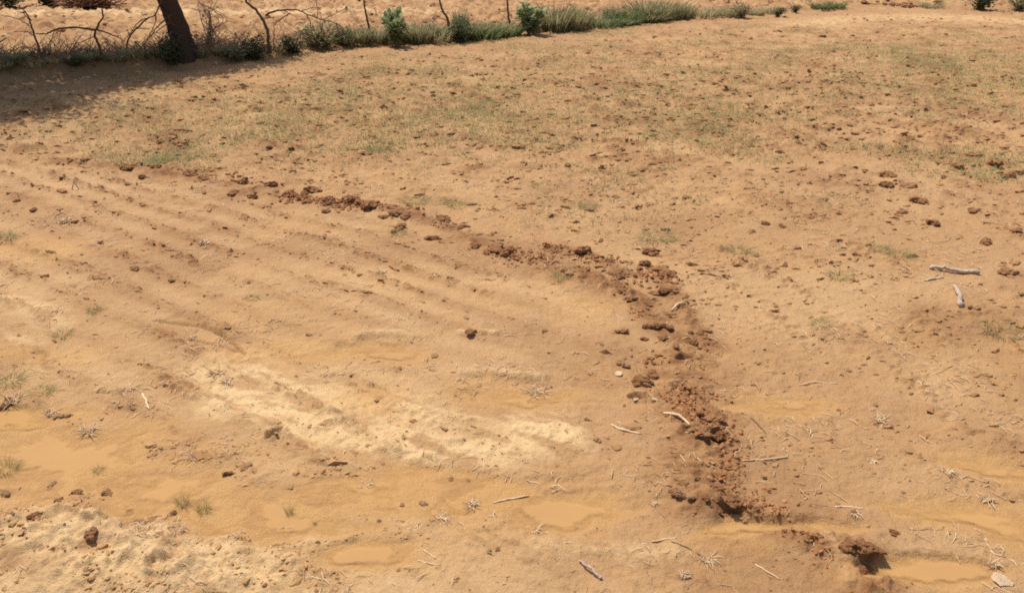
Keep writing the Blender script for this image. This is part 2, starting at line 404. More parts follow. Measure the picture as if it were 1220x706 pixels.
TAN_A, TAN_B, PALE, MOIST_AND_SHADE = (.444, .247, .101), (.392, .213, .094), (.705, .480, .240), (.228, .098, .037)
def soil_material():
    m, n, l, b = material('sandy_soil')
    tc = n.new('ShaderNodeTexCoord').outputs['Object']
    c = nmix(n, l, nrange(n, l, ntex(n, l, tc, .55, 5), .35, .65), TAN_A, TAN_B)
    c = nmix(n, l, nrange(n, l, ntex(n, l, tc, 4.5, 7, .7), .48, .72, 0, .60), c, (.30, .158, .076))
    c = nmix(n, l, nrange(n, l, ntex(n, l, tc, 9.0, 6, .75), .48, .70, 0, .45), c, (.54, .335, .165))
    pn = nrange(n, l, ntex(n, l, tc, 26, 5, .7), .25, .75, -.30, .30)
    pale = nmath(n, l, 'MULTIPLY', nattr(n, 'pale'), nmath(n, l, 'ADD', pn, .95), True)
    c = nmix(n, l, pale, c, PALE)
    c = nmix(n, l, nmath(n, l, 'MULTIPLY', nattr(n, 'silt'), .85), c, (.535, .305, .112))
    mo = nmath(n, l, 'MULTIPLY', nattr(n, 'moist_and_shade'), nmath(n, l, 'ADD', nmath(n, l, 'MULTIPLY', pn, 1.6), .85), True)
    c = nmix(n, l, mo, c, MOIST_AND_SHADE)
    fine = ntex(n, l, tc, 120, 5, .75)
    c = nmix(n, l, nrange(n, l, fine, .3, .7, 0, .30), c, nmix(n, l, .5, c, (.24, .125, .06)))
    l.new(c, b.inputs['Base Color'])
    b.inputs['Roughness'].default_value = .92; b.inputs['Specular IOR Level'].default_value = .25
    hgt = nmath(n, l, 'ADD', nmath(n, l, 'MULTIPLY', ntex(n, l, tc, 38, 6, .7), 1.0), nmath(n, l, 'MULTIPLY', fine, .35))
    nbump(n, l, hgt, .8, .016, b)
    return m
def clod_material(name, dark, light):
    m, n, l, b = material(name)
    tc = n.new('ShaderNodeTexCoord').outputs['Object']
    oi = n.new('ShaderNodeObjectInfo').outputs['Random']
    t = ntex(n, l, tc, 2.2, 6, .7)
    c = nmix(n, l, nmath(n, l, 'ADD', nrange(n, l, t, .3, .7, -.15, .55), nmath(n, l, 'MULTIPLY', oi, .5), True), dark, light)
    l.new(c, b.inputs['Base Color']); b.inputs['Roughness'].default_value = .95; b.inputs['Specular IOR Level'].default_value = .2
    nbump(n, l, ntex(n, l, tc, 7, 6, .75), .6, .03, b)
    return m
def tint_material(name, a, bcol, rough=.8, trans=0.0, grain=None, spec=.25):
    m, n, l, b = material(name)
    tc = n.new('ShaderNodeTexCoord').outputs['Object']
    oi = n.new('ShaderNodeObjectInfo').outputs['Random']
    f = nmath(n, l, 'ADD', nattr(n, 'tint'), nmath(n, l, 'MULTIPLY', nmath(n, l, 'SUBTRACT', oi, .5), .25), True)
    c = nmix(n, l, f, a, bcol)
    if grain:
        c = nmix(n, l, nrange(n, l, ntex(n, l, tc, grain, 5, .7), .40, .75, 0, .45), c, tuple(v * .55 for v in a))
        nbump(n, l, ntex(n, l, tc, grain * 1.7, 5, .7), .8, .02, b)
    l.new(c, b.inputs['Base Color']); b.inputs['Roughness'].default_value = rough
    b.inputs['Specular IOR Level'].default_value = spec
    if trans:
        tr = n.new('ShaderNodeBsdfTranslucent'); l.new(c, tr.inputs['Color'])
        mx = n.new('ShaderNodeMixShader'); mx.inputs[0].default_value = trans
        l.new(b.outputs[0], mx.inputs[1]); l.new(tr.outputs[0], mx.inputs[2])
        l.new(mx.outputs[0], n['Material Output'].inputs['Surface'])
    return m
def puddle_material():
    m, n, l, b = material('muddy_water')
    tc = n.new('ShaderNodeTexCoord').outputs['Object']
    c = nmix(n, l, nrange(n, l, ntex(n, l, tc, 3.0, 4), .3, .7), (.535, .303, .108), (.49, .275, .110))
    l.new(c, b.inputs['Base Color']); b.inputs['Roughness'].default_value = .12; b.inputs['IOR'].default_value = 1.33
    b.inputs['Specular IOR Level'].default_value = .35
    nbump(n, l, ntex(n, l, tc, 9, 2), .06, .01, b)
    tr = n.new('ShaderNodeBsdfTransparent'); mx = n.new('ShaderNodeMixShader')
    l.new(nrange(n, l, nmath(n, l, 'ADD', nattr(n, 'depth'), nrange(n, l, ntex(n, l, tc, 22, 4), .3, .7, -.22, .22)), .06, .75, 0, .80), mx.inputs[0])
    l.new(tr.outputs[0], mx.inputs[1]); l.new(b.outputs[0], mx.inputs[2]); l.new(mx.outputs[0], n['Material Output'].inputs['Surface'])
    return m
M_SOIL = soil_material()
M_CLOD = clod_material('turned_clod', (.215, .092, .037), (.42, .212, .092))
M_DRY = clod_material('dry_clod', (.34, .18, .085), (.52, .31, .15))
M_STONE = clod_material('pale_lump', (.66, .45, .27), (.78, .58, .38))
M_TURNED = tint_material('turned_crumb', (.25, .098, .036), (.45, .225, .092), .95)
M_CRUMB = tint_material('soil_crumb', (.255, .125, .052), (.44, .248, .105), .95)
M_STRAW = tint_material('dry_straw', (.48, .31, .16), (.76, .56, .35), .75)
M_STICK = tint_material('bleached_stick', (.50, .36, .25), (.80, .64, .49), .75, grain=60)
M_TWIG = tint_material('brown_twig', (.095, .055, .032), (.26, .16, .09), .85)
M_BARK = tint_material('dark_bark', (.060, .036, .024), (.13, .075, .048), .95, grain=14)
M_GRASS = tint_material('weed_grass', (.225, .255, .098), (.46, .385, .175), .7, .4)
M_GREY = tint_material('grey_green_grass', (.175, .185, .088), (.46, .39, .21), .75, .45)
M_GREEN = tint_material('fresh_leaf', (.15, .205, .078), (.46, .50, .25), .6, .4)
M_LOW = tint_material('low_green_grass', (.14, .185, .070), (.36, .37, .17), .7, .4)
M_DRYTWIG = tint_material('dry_twig_bark', (.20, .125, .075), (.42, .29, .18), .85)
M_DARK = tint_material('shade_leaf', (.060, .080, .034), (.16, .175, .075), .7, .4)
M_WATER = puddle_material()

# ------------------------------------------------------------------ ground: one sheet from underfoot to the horizon, split into field, bund and the land beyond
ang = np.radians(np.concatenate([np.linspace(-180, -62, 16)[:-1], np.linspace(-62, -37, 44)[:-1], np.linspace(-37, 37, 700), np.linspace(37, 62, 44)[1:], np.linspace(62, 180, 16)[1:]]))[:-1]
rr = [.45]
while rr[-1] < 30: rr.append(rr[-1] + max(.005, .0056 * (rr[-1] / 2) ** 1.22))
while rr[-1] < 1500: rr.append(rr[-1] * 1.12)
rr = np.array(rr); NA, NR = len(ang), len(rr)
GX = (rr[:, None] * np.sin(ang)[None, :]).ravel(); GY = (rr[:, None] * np.cos(ang)[None, :]).ravel()
gh, gpale, gmoist_and_shade, gs, gsilt = land_many(GX, GY)
gh = gh * (1 - smooth(40, 120, np.hypot(GX, GY)))
GV = np.stack([GX, GY, gh], 1)
i0 = (np.arange(NR - 1)[:, None] * NA + np.arange(NA)[None, :]).ravel()
j1 = (np.arange(NR - 1)[:, None] * NA + ((np.arange(NA) + 1) % NA)[None, :]).ravel()
Q = np.stack([i0, i0 + NA, j1 + NA, j1], 1)
sq = gs[Q].mean(1)
def part_of_ground(name, mask, extra=None):
    q = Q[mask]; used, inv = np.unique(q, return_inverse=True)
    V = GV[used]; F = inv.reshape(q.shape)
    pa, mo = gpale[used], gmoist_and_shade[used]
    me = new_mesh(name, V, F, {'pale': pa, 'moist_and_shade': mo, 'silt': gsilt[used]})
    return tag(link(name, me, M_SOIL), kind='structure')
part_of_ground('field', sq < 0)
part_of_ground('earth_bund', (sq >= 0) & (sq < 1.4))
part_of_ground('neighbouring_field', sq >= 1.4)
cap_a = np.linspace(0, 2 * math.pi, 24, endpoint=False)
capV = np.concatenate([[(0, 0, -.02)], np.stack([.6 * np.sin(cap_a), .6 * np.cos(cap_a), np.full(24, -.03)], 1)])
tag(link('ground', new_mesh('ground', capV, [(0, 1 + (i + 1) % 24, 1 + i) for i in range(24)], {'pale': np.full(25, .2), 'moist_and_shade': np.full(25, .1)}), M_SOIL), kind='structure')

# puddles: murky water that thins to nothing at its rim
for k, p in enumerate(PUD):
    (cx, cy), rx, ry, a = p
    th = np.linspace(0, 2 * math.pi, 120, endpoint=False)
    ca, sa = math.cos(a), math.sin(a); rs = np.linspace(.05, 2.1, 140); NRG = 9
    V, DEP = [(cx, cy, PUD_LEVEL + .004 + .0004 * (k % 3))], [1.0]
    lim = []
    for t in th:
        u, v = rs * math.cos(t) * rx, rs * math.sin(t) * ry
        f = pud_f(cx + u * ca + v * sa, cy - u * sa + v * ca, p, k); idx = int(np.argmax(f > 1.16))
        lim.append(rs[idx] if f[idx] > 1.16 else 1.3)
    for q in range(1, NRG + 1):
        for t, r in zip(th, lim):
            u, v = math.cos(t) * rx * r * q / NRG, math.sin(t) * ry * r * q / NRG
            V.append((cx + u * ca + v * sa, cy - u * sa + v * ca, V[0][2])); DEP.append(0)
    V = np.array(V); DEP = np.clip((1.10 - pud_f(V[:, 0], V[:, 1], p, k)) / .9, 0, 1); DEP[-120:] = 0
    tri = [(0, 1 + i, 1 + (i + 1) % 120) for i in range(120)]
    for q in range(NRG - 1):
        for i in range(120):
            b0, b1 = 1 + q * 120 + i, 1 + q * 120 + (i + 1) % 120
            tri += [(b0, b0 + 120, b1 + 120), (b0, b1 + 120, b1)]
    tag(link('puddle', new_mesh('puddle', V, tri, {'depth': DEP}), M_WATER), kind='structure')

# ------------------------------------------------------------------ placing many things on the real ground
def place_many(px):
    px = np.asarray(px, float); z = np.zeros(len(px))
    a, b = (px[:, 0] - 610.0) / FPX, (353.0 - px[:, 1]) / FPX
    dx, dy, dz = a, cp + b * sp, -sp + b * cp
    if len(px) <= 4 and px[:, 1].max() < 96:               # on the bund: first point of the ground along the sight line
        out = []
        for i in range(len(px)):
            ts = np.linspace(8.5, 34, 420) / dy[i]; X, Y, Z = dx[i] * ts, dy[i] * ts, CAM_H + dz[i] * ts
            hz = land(X, Y)[0]; k = int(np.argmax(Z <= hz)) if (Z <= hz).any() else len(ts) - 1
            out.append((X[k], Y[k], hz[k], ts[k]))
        out = np.array(out); return out[:, :3], out[:, 3] / FPX
    for _ in range(3):
        t = (CAM_H - z) / -dz; X, Y = dx * t, dy * t
        z = land_many(X, Y)[0] if len(px) > 20000 else land(X, Y)[0]
    return np.stack([X, Y, z], 1), t / FPX               # points, metres per pixel across
def at_depth(u, v, y):
    d = ray(u, v); t = y / d[1]
    return np.array((d[0] * t, y, CAM_H + d[2] * t))

# ------------------------------------------------------------------ the tree on the bund: its crown is above the picture and throws the shade
(tb,), _ = place_many([(219, 66)])
tree = tag(link('shade_tree', None, loc=tuple(tb)), 'dark barked tree with leaning trunk on the earth bund', 'tree')
S = Soup()
trunk_path = spline([(0.02, 0, -.15), (0.0, 0, .05), (-.03, 0, .28), (-.09, 0, .60), (-.19, -.02, .95), (-.36, -.06, 1.4), (-.52, -.12, 1.9)], 5)
P = np.asarray(trunk_path); n = len(P); sides = 18
rad = np.interp(P[:, 2], [-.15, .0, .12, .4, 1.0, 1.9], [.22, .18, .148, .134, .125, .112])
th = np.linspace(0, 2 * math.pi, sides, endpoint=False)
V = []
for i in range(n):
    rr_ = rad[i] * (1 + .10 * np.sin(3 * th + P[i, 2] * 2.2) + .05 * np.sin(7 * th - P[i, 2] * 5) + .03 * rng.normal(size=sides))
    V += [(P[i, 0] + a * math.cos(t), P[i, 1] + a * math.sin(t), P[i, 2]) for a, t in zip(rr_, th)]
F = []
for i in range(n - 1):
    for j in range(sides):
        a, b = i * sides + j, i * sides + (j + 1) % sides; F += [(a, b, b + sides), (a, b + sides, a + sides)]
S.add(V, F, .4); link('trunk', S.mesh('trunk'), M_BARK, tree)
CROWN = [(30, 128, 3.1, .95), (-70, 138, 3.5, 1.0), (-170, 130, 3.3, 1.0), (70, 104, 2.9, .9), (130, 94, 2.7, .8), (205, 86, 3.3, .7), (285, 76, 3.0, .55), (-100, 108, 4.2, 1.1),
         (0, 90, 3.9, 1.0), (-260, 122, 3.7, 1.1), (150, 76, 4.1, .8), (60, 82, 4.5, 1.0), (325, 71, 3.2, .35), (-60, 82, 4.9, 1.1), (240, 74, 3.7, .55), (20, 112, 2.9, .8), (-20, 125, 3.9, .9), (262, 81, 3.2, .6), (310, 74, 3.0, .5), (180, 91, 3.0, .7)]
fork = np.array((-.52, -.12, 1.9)); L_, LF = Soup(), Soup()
for k, (u, v, hh, r) in enumerate(CROWN):
    g = G(u, v); c = np.array((g[0], g[1], 0)) + SUN / SUN[2] * hh - tb; c[2] = hh
    mid = (fork + c) / 2 + rng.normal(size=3) * .15 + np.array((0, 0, .25))
    st = fork + (0, 0, -.25 + .02 * k)
    path = spline([st, (st + mid) / 2 + rng.normal(size=3) * .08, mid, c], 4)
    L_.tube(path, np.linspace(.075, .015, len(path)), 6, .4)
    nl = int(2800 * (r / .9) ** 2)
    for tw in range(9):
        e = c + rng.normal(size=3) * r * .55; L_.tube([path[-4], (path[-4] + e) / 2 + rng.normal(size=3) * .05, e], [.016, .01, .004], 4, .4)
    d = rng.normal(size=(nl, 3)); d /= np.linalg.norm(d, axis=1)[:, None]
    pos = c + d * (rng.random((nl, 1)) ** .45) * r * np.array((1, 1, .7)) * (1 + .25 * rng.normal(size=(nl, 1)))
    ax = rng.normal(size=(nl, 3)); ax /= np.linalg.norm(ax, axis=1)[:, None]
    bx = np.cross(ax, rng.normal(size=(nl, 3))); bx /= np.linalg.norm(bx, axis=1)[:, None]
    s1, s2 = .045, .024
    Q4 = np.stack([pos - ax * s1, pos + bx * s2, pos + ax * s1, pos - bx * s2], 1).reshape(-1, 3)
    base = np.arange(nl) * 4
    LF.add(Q4, np.concatenate([np.stack([base, base + 1, base + 2], 1), np.stack([base, base + 2, base + 3], 1)]), np.repeat(rng.random(nl), 4))
link('limb', L_.mesh('limb'), M_BARK, tree); link('crown', LF.mesh('crown'), M_DARK, tree)

# ------------------------------------------------------------------ dead branches and sticks of the brushwood fence along the bund
def branch_thing(name, base_px, depth_px, lines, label, cat, group=None, mat=None, jitter=.05, twigs=0):
    (b0,), (mpp,) = place_many([depth_px]); y0 = b0[1]
    base = at_depth(base_px[0], base_px[1], y0)
    root = tag(link(name, None, loc=tuple(base)), label, cat, group)
    for k, (pts, r0, r1) in enumerate(lines):
        jy = rng.normal() * jitter if k else 0.0
        W = np.array([at_depth(u, v, y0 + jy * (i / max(len(pts) - 1, 1))) for i, (u, v) in enumerate(pts)])
        W = spline(W, 4) - base
        W[1:-1] += rng.normal(size=(len(W) - 2, 3)) * mpp * .35
        R = np.linspace(r0, r1, len(W)) * mpp
        s = Soup(); s.tube(W, R, 6 if r0 > 1 else 4, .45)
        for t in range(twigs):
            i = rng.integers(1, len(W)); d = rng.normal(size=3) * (.10, .06, .09)
            s.tube([W[i], W[i] + d * .6 + rng.normal(size=3) * .01, W[i] + d * 1.2], [R[i] * .5, R[i] * .35, R[i] * .15], 3, .6)
        link('stem' if k == 0 else 'side_branch', s.mesh(name), mat or M_TWIG, root)
    return root
branch_thing('dead_sapling', (53, 75), (53, 79), [([(53, 77), (47, 60), (42, 45), (38, 33), (35, 22), (30, 14), (22, 7)], 1.5, .5), ([(39, 34), (28, 26), (12, 20), (0, 18)], .6, .3), ([(42, 45), (33, 38), (16, 38)], .6, .3),
             ([(50, 64), (57, 53), (63, 43), (64, 36)], .7, .4), ([(48, 62), (30, 56), (14, 60), (-8, 64)], .6, .3), ([(51, 70), (36, 66), (20, 68)], .5, .3), ([(36, 26), (28, 16), (20, 14)], .5, .3)],
             'thin bare leafless sapling left of the tree, leaning back over the shaded bund', 'dead sapling', twigs=3)
branch_thing('dead_branch', (121, 66), (121, 70), [([(121, 66), (117, 52), (113, 42), (117, 31), (122, 21), (121, 11)], 1.9, .8), ([(113, 36), (95, 33), (78, 33), (65, 36), (55, 40), (43, 40)], 1.4, .7), ([(115, 35), (130, 40), (145, 47)], 1.3, .6),
             ([(112, 43), (98, 50), (84, 53)], .6, .3)], 'forked dead branch with one long arm reaching sideways, standing left of the tree', 'branch', twigs=1)
branch_thing('dead_branch', (-4, 52), (10, 80), [([(-30, 64), (-4, 52), (8, 45)], 1.3, .5)], 'short dead branch end poking in at the far left edge', 'branch')
branch_thing('thorn_branch', (166, 63), (170, 68), [([(150, 64), (152, 48), (162, 35), (175, 23), (185, 17), (191, 3), (194, -10)], 1.0, .7), ([(185, 17), (186, 26), (179, 40), (172, 54)], .8, .3), ([(203, 18), (191, 29), (179, 44), (165, 60)], .8, .4),
             ([(205, 38), (190, 50), (172, 62)], .8, .4), ([(204, 26), (186, 38), (160, 58)], .6, .3), ([(176, 22), (166, 26), (150, 46), (142, 60)], .6, .3), ([(200, 50), (184, 58), (176, 65)], .5, .3)],
             'tangle of thin thorny branches drooping beside the tree trunk', 'branch', twigs=6)
branch_thing('dead_branch', (322, 62), (322, 68), [([(322, 64), (320, 48), (317, 32), (311, 20), (303, 10), (294, 2), (292, -14)], 2.3, 1.3), ([(326, 60), (326, 40), (327, 30)], .6, .3)], 'stout bent dead branch rising right of the tree trunk', 'branch', twigs=1)
branch_thing('arched_branch', (318, 18), (330, 64), [([(317, 19), (325, 14), (338, 12), (358, 13), (368, 18), (384, 24), (401, 28), (410, 36)], 1.2, .5), ([(346, 16), (336, 22), (326, 31)], .8, .4), ([(360, 13), (370, 10), (380, 9)], .6, .3), ([(378, 22), (378, 10), (376, -4)], .5, .3),
             ([(384, 24), (400, 16), (412, 10)], .5, .3), ([(366, 18), (370, 30), (372, 44)], .6, .4), ([(400, 28), (404, 38), (406, 48)], .6, .4)], 'thin dead branch arching low over the grey bushes', 'branch', twigs=4)
branch_thing('fence_stick', (438, 40), (438, 50), [([(438, 42), (439, 30), (436, 18), (434, 6), (432, -12)], 1.8, .8)], 'upright dry stick just left of the green leafy bush', 'stick', twigs=1)
branch_thing('fence_stick', (535, 30), (535, 46), [([(535, 32), (533, 22), (528, 14), (525, 5), (521, -12)], 1.7, 1.0)], 'leaning dry stick between the two green leafy bushes', 'stick', twigs=1)
branch_thing('fence_stick', (607, 28), (607, 42), [([(607, 28), (605, 12), (603, -12)], 1.5, 1.0)], 'straight dry stick touching the second green leafy bush', 'stick', twigs=0)
lines = [([(250, 62), (250 + rng.normal() * 3, 40), (250 + rng.normal() * 10, 22), (250 + rng.normal() * 14, rng.uniform(-2, 12))], .6, .25) for _ in range(16)]
lines += [([(252, 56), (250 + q * .5, 48), (250 + q, 40 + rng.normal() * 3)], .6, .3) for q in (-26, -18, -10, 12, 20, 28, 38)]
branch_thing('dry_shrub', (250, 62), (250, 72), lines, 'leafless dry twiggy shrub just right of the tree trunk', 'shrub', twigs=7, jitter=.12, mat=M_DRYTWIG)

# ------------------------------------------------------------------ plants
def grass_mesh(name, nb, spread, tall, bw, lean, seg=3, dry=.35, plume=False):
    s = Soup()
    for i in range(nb):
        a = rng.uniform(0, 2 * math.pi); r = spread * math.sqrt(rng.random())
        b = np.array((r * math.cos(a), r * math.sin(a), -.03)); a2 = a + rng.normal() * .7
        hh = tall * rng.uniform(.45, 1.0); ln = lean * hh * rng.uniform(.2, 1.1)
        s.blade(b, b + (math.cos(a2) * ln, math.sin(a2) * ln, hh), bw * rng.uniform(.6, 1.2), .22, seg, 1.0 if rng.random() < dry * .5 else rng.uniform(0, .35 + dry))
    return s.mesh(name, False)
def shrub(name, nst, leaves, lsize, wide, dry=.2):
    st, lf = Soup(), Soup()
    for i in range(nst):
        a = rng.uniform(0, 2 * math.pi); r = wide * .5 * math.sqrt(rng.random()); hh = rng.uniform(.55, 1.0) * (1 - .35 * (r / (wide * .5)) ** 2)
        p = spline([(rng.normal() * .04, rng.normal() * .04, -.05), (r * .4 * math.cos(a), r * .4 * math.sin(a), hh * .45), (r * math.cos(a) + rng.normal() * .05, r * math.sin(a) + rng.normal() * .05, hh)], 4)
        st.tube(p, np.linspace(.018, .005, len(p)), 4, .4)
        for k in range(leaves):
            c = p[rng.integers(2, len(p))] + rng.normal(size=3) * .09
            c[2] = max(c[2], .01); d = rng.normal(size=3) + (0, 0, .5)
            lf.leaf(c, d, rng.normal(size=3) + (0, 0, 1), lsize * rng.uniform(.6, 1.2), lsize * .45, rng.uniform(0, .6) if rng.random() > dry else rng.uniform(.6, 1))
    return st.mesh(name + '_stem'), lf.mesh(name + '_foliage', False)
def broadleaf(name):
    """knee-high plant with pairs of broad grey-green leaves up each stem"""
    st, lf = Soup(), Soup()
    for i in range(11):
        a = i * 2.4 + rng.normal() * .2; el = rng.uniform(.45, 1.5)
        tip = np.array((.40 * math.cos(a) * math.cos(el), .40 * math.sin(a) * math.cos(el), .30 + .58 * math.sin(el)))
        p = spline([(0, 0, -.05), tip * (.35, .35, .5), tip], 5)
        st.tube(p, np.linspace(.022, .010, len(p)), 5, .8)
        for k in range(3, len(p)):
            for q in range(3):
                d = rng.normal(size=3) * .45 + np.array((tip[0] * 1.6, tip[1] * 1.6, .35 + .5 * (k > 8)))
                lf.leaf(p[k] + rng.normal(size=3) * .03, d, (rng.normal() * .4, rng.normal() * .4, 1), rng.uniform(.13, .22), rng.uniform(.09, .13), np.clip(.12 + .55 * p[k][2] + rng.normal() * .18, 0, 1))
    return st.mesh(name + '_stem'), lf.mesh(name + '_foliage', True)
def plant(name, u, v, hpx, wpx, meshes, mats, label, cat, group=None, sink=.0):
    (p,), (m,) = place_many([(u, v)])
    root = tag(link(name, None, loc=(p[0], p[1], p[2] - sink), rot=(0, 0, rng.uniform(0, 6.28)), scale=(wpx * m, wpx * m, hpx * m)), label, cat, group)
    for part, me, mat in zip(('stem', 'foliage'), meshes, mats): link(part, me, mat, root)
    return root
def tuft(name, u, v, hpx, wpx, me, label, cat='grass tuft', group=None):
    (p,), (m,) = place_many([(u, v)])
    return tag(link(name, me, None, None, tuple(p), (0, 0, rng.uniform(0, 6.28)), (wpx * m, wpx * m, hpx * m)), label, cat, group)
def with_mat(me, mat): me.materials.append(mat); return me

GT = [with_mat(grass_mesh('tall_grass', 300, .32, 1.0, .035, .55, 3, .45), M_GREY) for _ in range(3)]
GL = [with_mat(grass_mesh('low_grass', 240, .46, 1.0, .045, .6, 3, .15), M_LOW) for _ in range(2)]
GD = [with_mat(grass_mesh('dry_grass', 200, .38, 1.0, .030, .7, 3, .9), M_GREY) for _ in range(2)]
SH = [shrub('bush', 26, 24, .10, .95) for _ in range(3)]
CA = [broadleaf('broadleaf') for _ in range(2)]

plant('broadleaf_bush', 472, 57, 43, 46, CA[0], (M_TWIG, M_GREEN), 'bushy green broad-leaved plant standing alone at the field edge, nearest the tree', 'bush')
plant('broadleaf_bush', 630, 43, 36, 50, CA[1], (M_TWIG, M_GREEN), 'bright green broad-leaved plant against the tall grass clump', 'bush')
for u, v, h, w, kind, lab in [
        (385, 57, 34, 62, SH[0], 'wide grey-green bush under the arching dead branch'), (350, 63, 24, 44, SH[1], 'low dark bush between stout dead branch and grey-green bush'), (304, 71, 30, 46, SH[2], 'dark bush at the foot of the stout dead branch'),
        (548, 50, 28, 44, SH[1], 'rounded grey bush right of the leaning dry stick'), (410, 55, 24, 30, SH[2], 'small grey bush left of the upright dry stick'),
        (882, 22, 20, 26, SH[0], 'small dark bush near the end of the grass strip'), (926, 20, 11, 22, SH[1], 'very small bush next to the small dark bush'), (947, 15, 11, 15, SH[2], 'tiny dark bush last along the field edge'),
        (205, 78, 36, 44, SH[1], 'dark leafy shoots growing at the foot of the tree'), (282, 72, 20, 44, SH[0], 'low bush in the shade right of the dry twiggy shrub'),
        (1168, 11, 30, 44, SH[2], 'dark bush at the far top right of the field'), (1214, 13, 24, 40, SH[0], 'dark bush cut by the right edge of the view'), (90, 79, 14, 34, SH[2], 'low green bush in the shade below the forked branch')]:
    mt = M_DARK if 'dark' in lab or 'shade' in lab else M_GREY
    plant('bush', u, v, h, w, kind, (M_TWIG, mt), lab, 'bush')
for u, v, h, w, me, lab in [
        (422, 52, 22, 44, GT[0], 'grey-green grass tuft between small grey bush and upright stick'), (447, 50, 18, 40, GT[1], 'short grey grass tuft touching the upright dry stick'),
        (500, 50, 26, 46, GT[2], 'grey grass tuft immediately right of the lone green leafy plant'), (520, 49, 18, 46, GD[0], 'dry grass tuft left of the leaning stick'), (549, 40, 32, 20, GT[1], 'narrow feathery grass tuft behind the rounded grey bush'),
        (575, 46, 20, 46, GL[0], 'low green grass clump right of the rounded grey bush'), (600, 43, 18, 44, GL[1], 'low green grass clump left of the second leafy plant'), (662, 38, 36, 52, GT[0], 'tallest grey-green grass clump, beside the second leafy plant'),
        (684, 36, 30, 48, GT[2], 'tall grass clump on the far side of the tallest clump'), (715, 32, 14, 50, GL[0], 'flat green grass patch right of the tall clumps'), (742, 28, 13, 46, GL[1], 'flat green grass patch before the second tall clump'),
        (770, 26, 26, 50, GT[1], 'tall dark-based grass clump midway along the right half'), (794, 24, 26, 44, GT[0], 'yellowish tall grass clump beside the dark-based one'), (816, 22, 17, 30, GT[2], 'short grass tuft ending the tall clumps'),
        (838, 20, 14, 44, GD[1], 'dry grey grass tuft right of the tall clumps'), (862, 19, 11, 34, GD[0], 'pale dry grass tuft left of the small dark bush'), (902, 19, 9, 20, GD[1], 'tiny dry grass tuft right of the small dark bush'),
        (978, 11, 9, 24, GL[0], 'small light green tuft past the tiny dark bush'), (995, 10, 9, 24, GL[1], 'farthest light green tuft along the field edge'), (1110, 10, 9, 30, GD[0], 'dry tuft by the reddish rubble')]:
    tuft('grass_tuft', u, v, h, w, me, lab)
ORD_ = 'first second third fourth fifth sixth seventh eighth ninth tenth eleventh twelfth thirteenth fourteenth'.split()
for k, u in enumerate((4, 14, 24, 40, 66, 104, 122, 138, 152, 168, 182, 240, 262, 334)):
    vb = float(np.interp(u, [-6, 50, 100, 200, 280, 340], [84, 79, 74, 70, 66, 62]))
    tuft('grass_tuft', u, vb, rng.uniform(7, 13), rng.uniform(18, 34), (GT + GD)[k % 5], ORD_[k] + ' from left of the low grass tufts in the tree shade on the bund', 'grass tuft', 'grass in the shade on the bund')
strip = [(float(u), float(np.interp(u, [340, 400, 470, 560, 640, 740, 800, 890, 1000], [64, 56, 51, 47, 39, 30, 24, 20, 11]) - rng.uniform(0, 5))) for u in np.sort(rng.uniform(345, 955, 34))]
for k, (u, v) in enumerate(strip):
    lo = u > 830
    part_ = [w for w in ((430, 'under the arching dead branch', 'scrub under the arching branch'), (500, 'around the lone leafy plant', 'scrub round the lone plant'), (560, 'around the leaning stick', 'scrub round the leaning stick'),
                         (660, 'around the second leafy plant', 'scrub round the second plant'), (760, 'between the tall clumps', 'scrub between the tall clumps'), (840, 'past the tall clumps', 'scrub past the tall clumps'), (2000, 'around the small dark bushes', 'scrub round the small bushes')) if u < w[0]][0][1:]
    tuft('scrub_tuft', u, v, rng.uniform(6, 11) if lo else rng.uniform(7, 22), rng.uniform(18, 30) if lo else rng.uniform(26, 46), (GD[k % 2] if lo else (GT + GD + GL[:1])[rng.integers(6)]), 'low scrubby grass tuft in the strip along the field edge, ' + part_[0], 'grass tuft', part_[1])
litter = Soup()
for k in range(1700):
    u = rng.uniform(-30, 900) if k < 1000 else rng.uniform(-30, 330); i = np.searchsorted(BUND[:, 0], G(u, float(np.interp(u, [0, 215, 400, 640, 890], [101, 83, 61, 41, 20])))[0]) % len(BUND)
    j = min(max(i, 1), len(BUND) - 1); t = rng.random(); b = BUND[j - 1] * (1 - t) + BUND[j] * t; tx = BUND[j] - BUND[j - 1]; nx = np.array((-tx[1], tx[0])) / np.linalg.norm(tx)
    b = b + nx * rng.uniform(.3, 1.3); L = rng.uniform(.08, .30); a = rng.uniform(0, 6.28)
    litter_base = np.array((b[0], b[1], 0.0)); d = np.array((math.cos(a), math.sin(a), rng.uniform(.0, 1.1))) * L
    litter.tube([litter_base, litter_base + d * .5 + rng.normal(size=3) * .02, litter_base + d], [.005, .004, .002], 3, rng.uniform(.2, 1), False)
LV = np.concatenate(litter.V); zz = land_many(LV[:, 0], LV[:, 1])[0]; base_z = np.repeat(zz.reshape(-1, 9).mean(1), 9); LV[:, 2] += base_z; litter.V = [LV]; litter.F = [np.concatenate(litter.F)]; litter.T = [np.concatenate(litter.T)]
tag(link('twig_litter', litter.mesh('twig_litter'), M_DRYTWIG), 'tangle of thin dry twigs littering the top of the bund', 'twigs', kind='stuff')
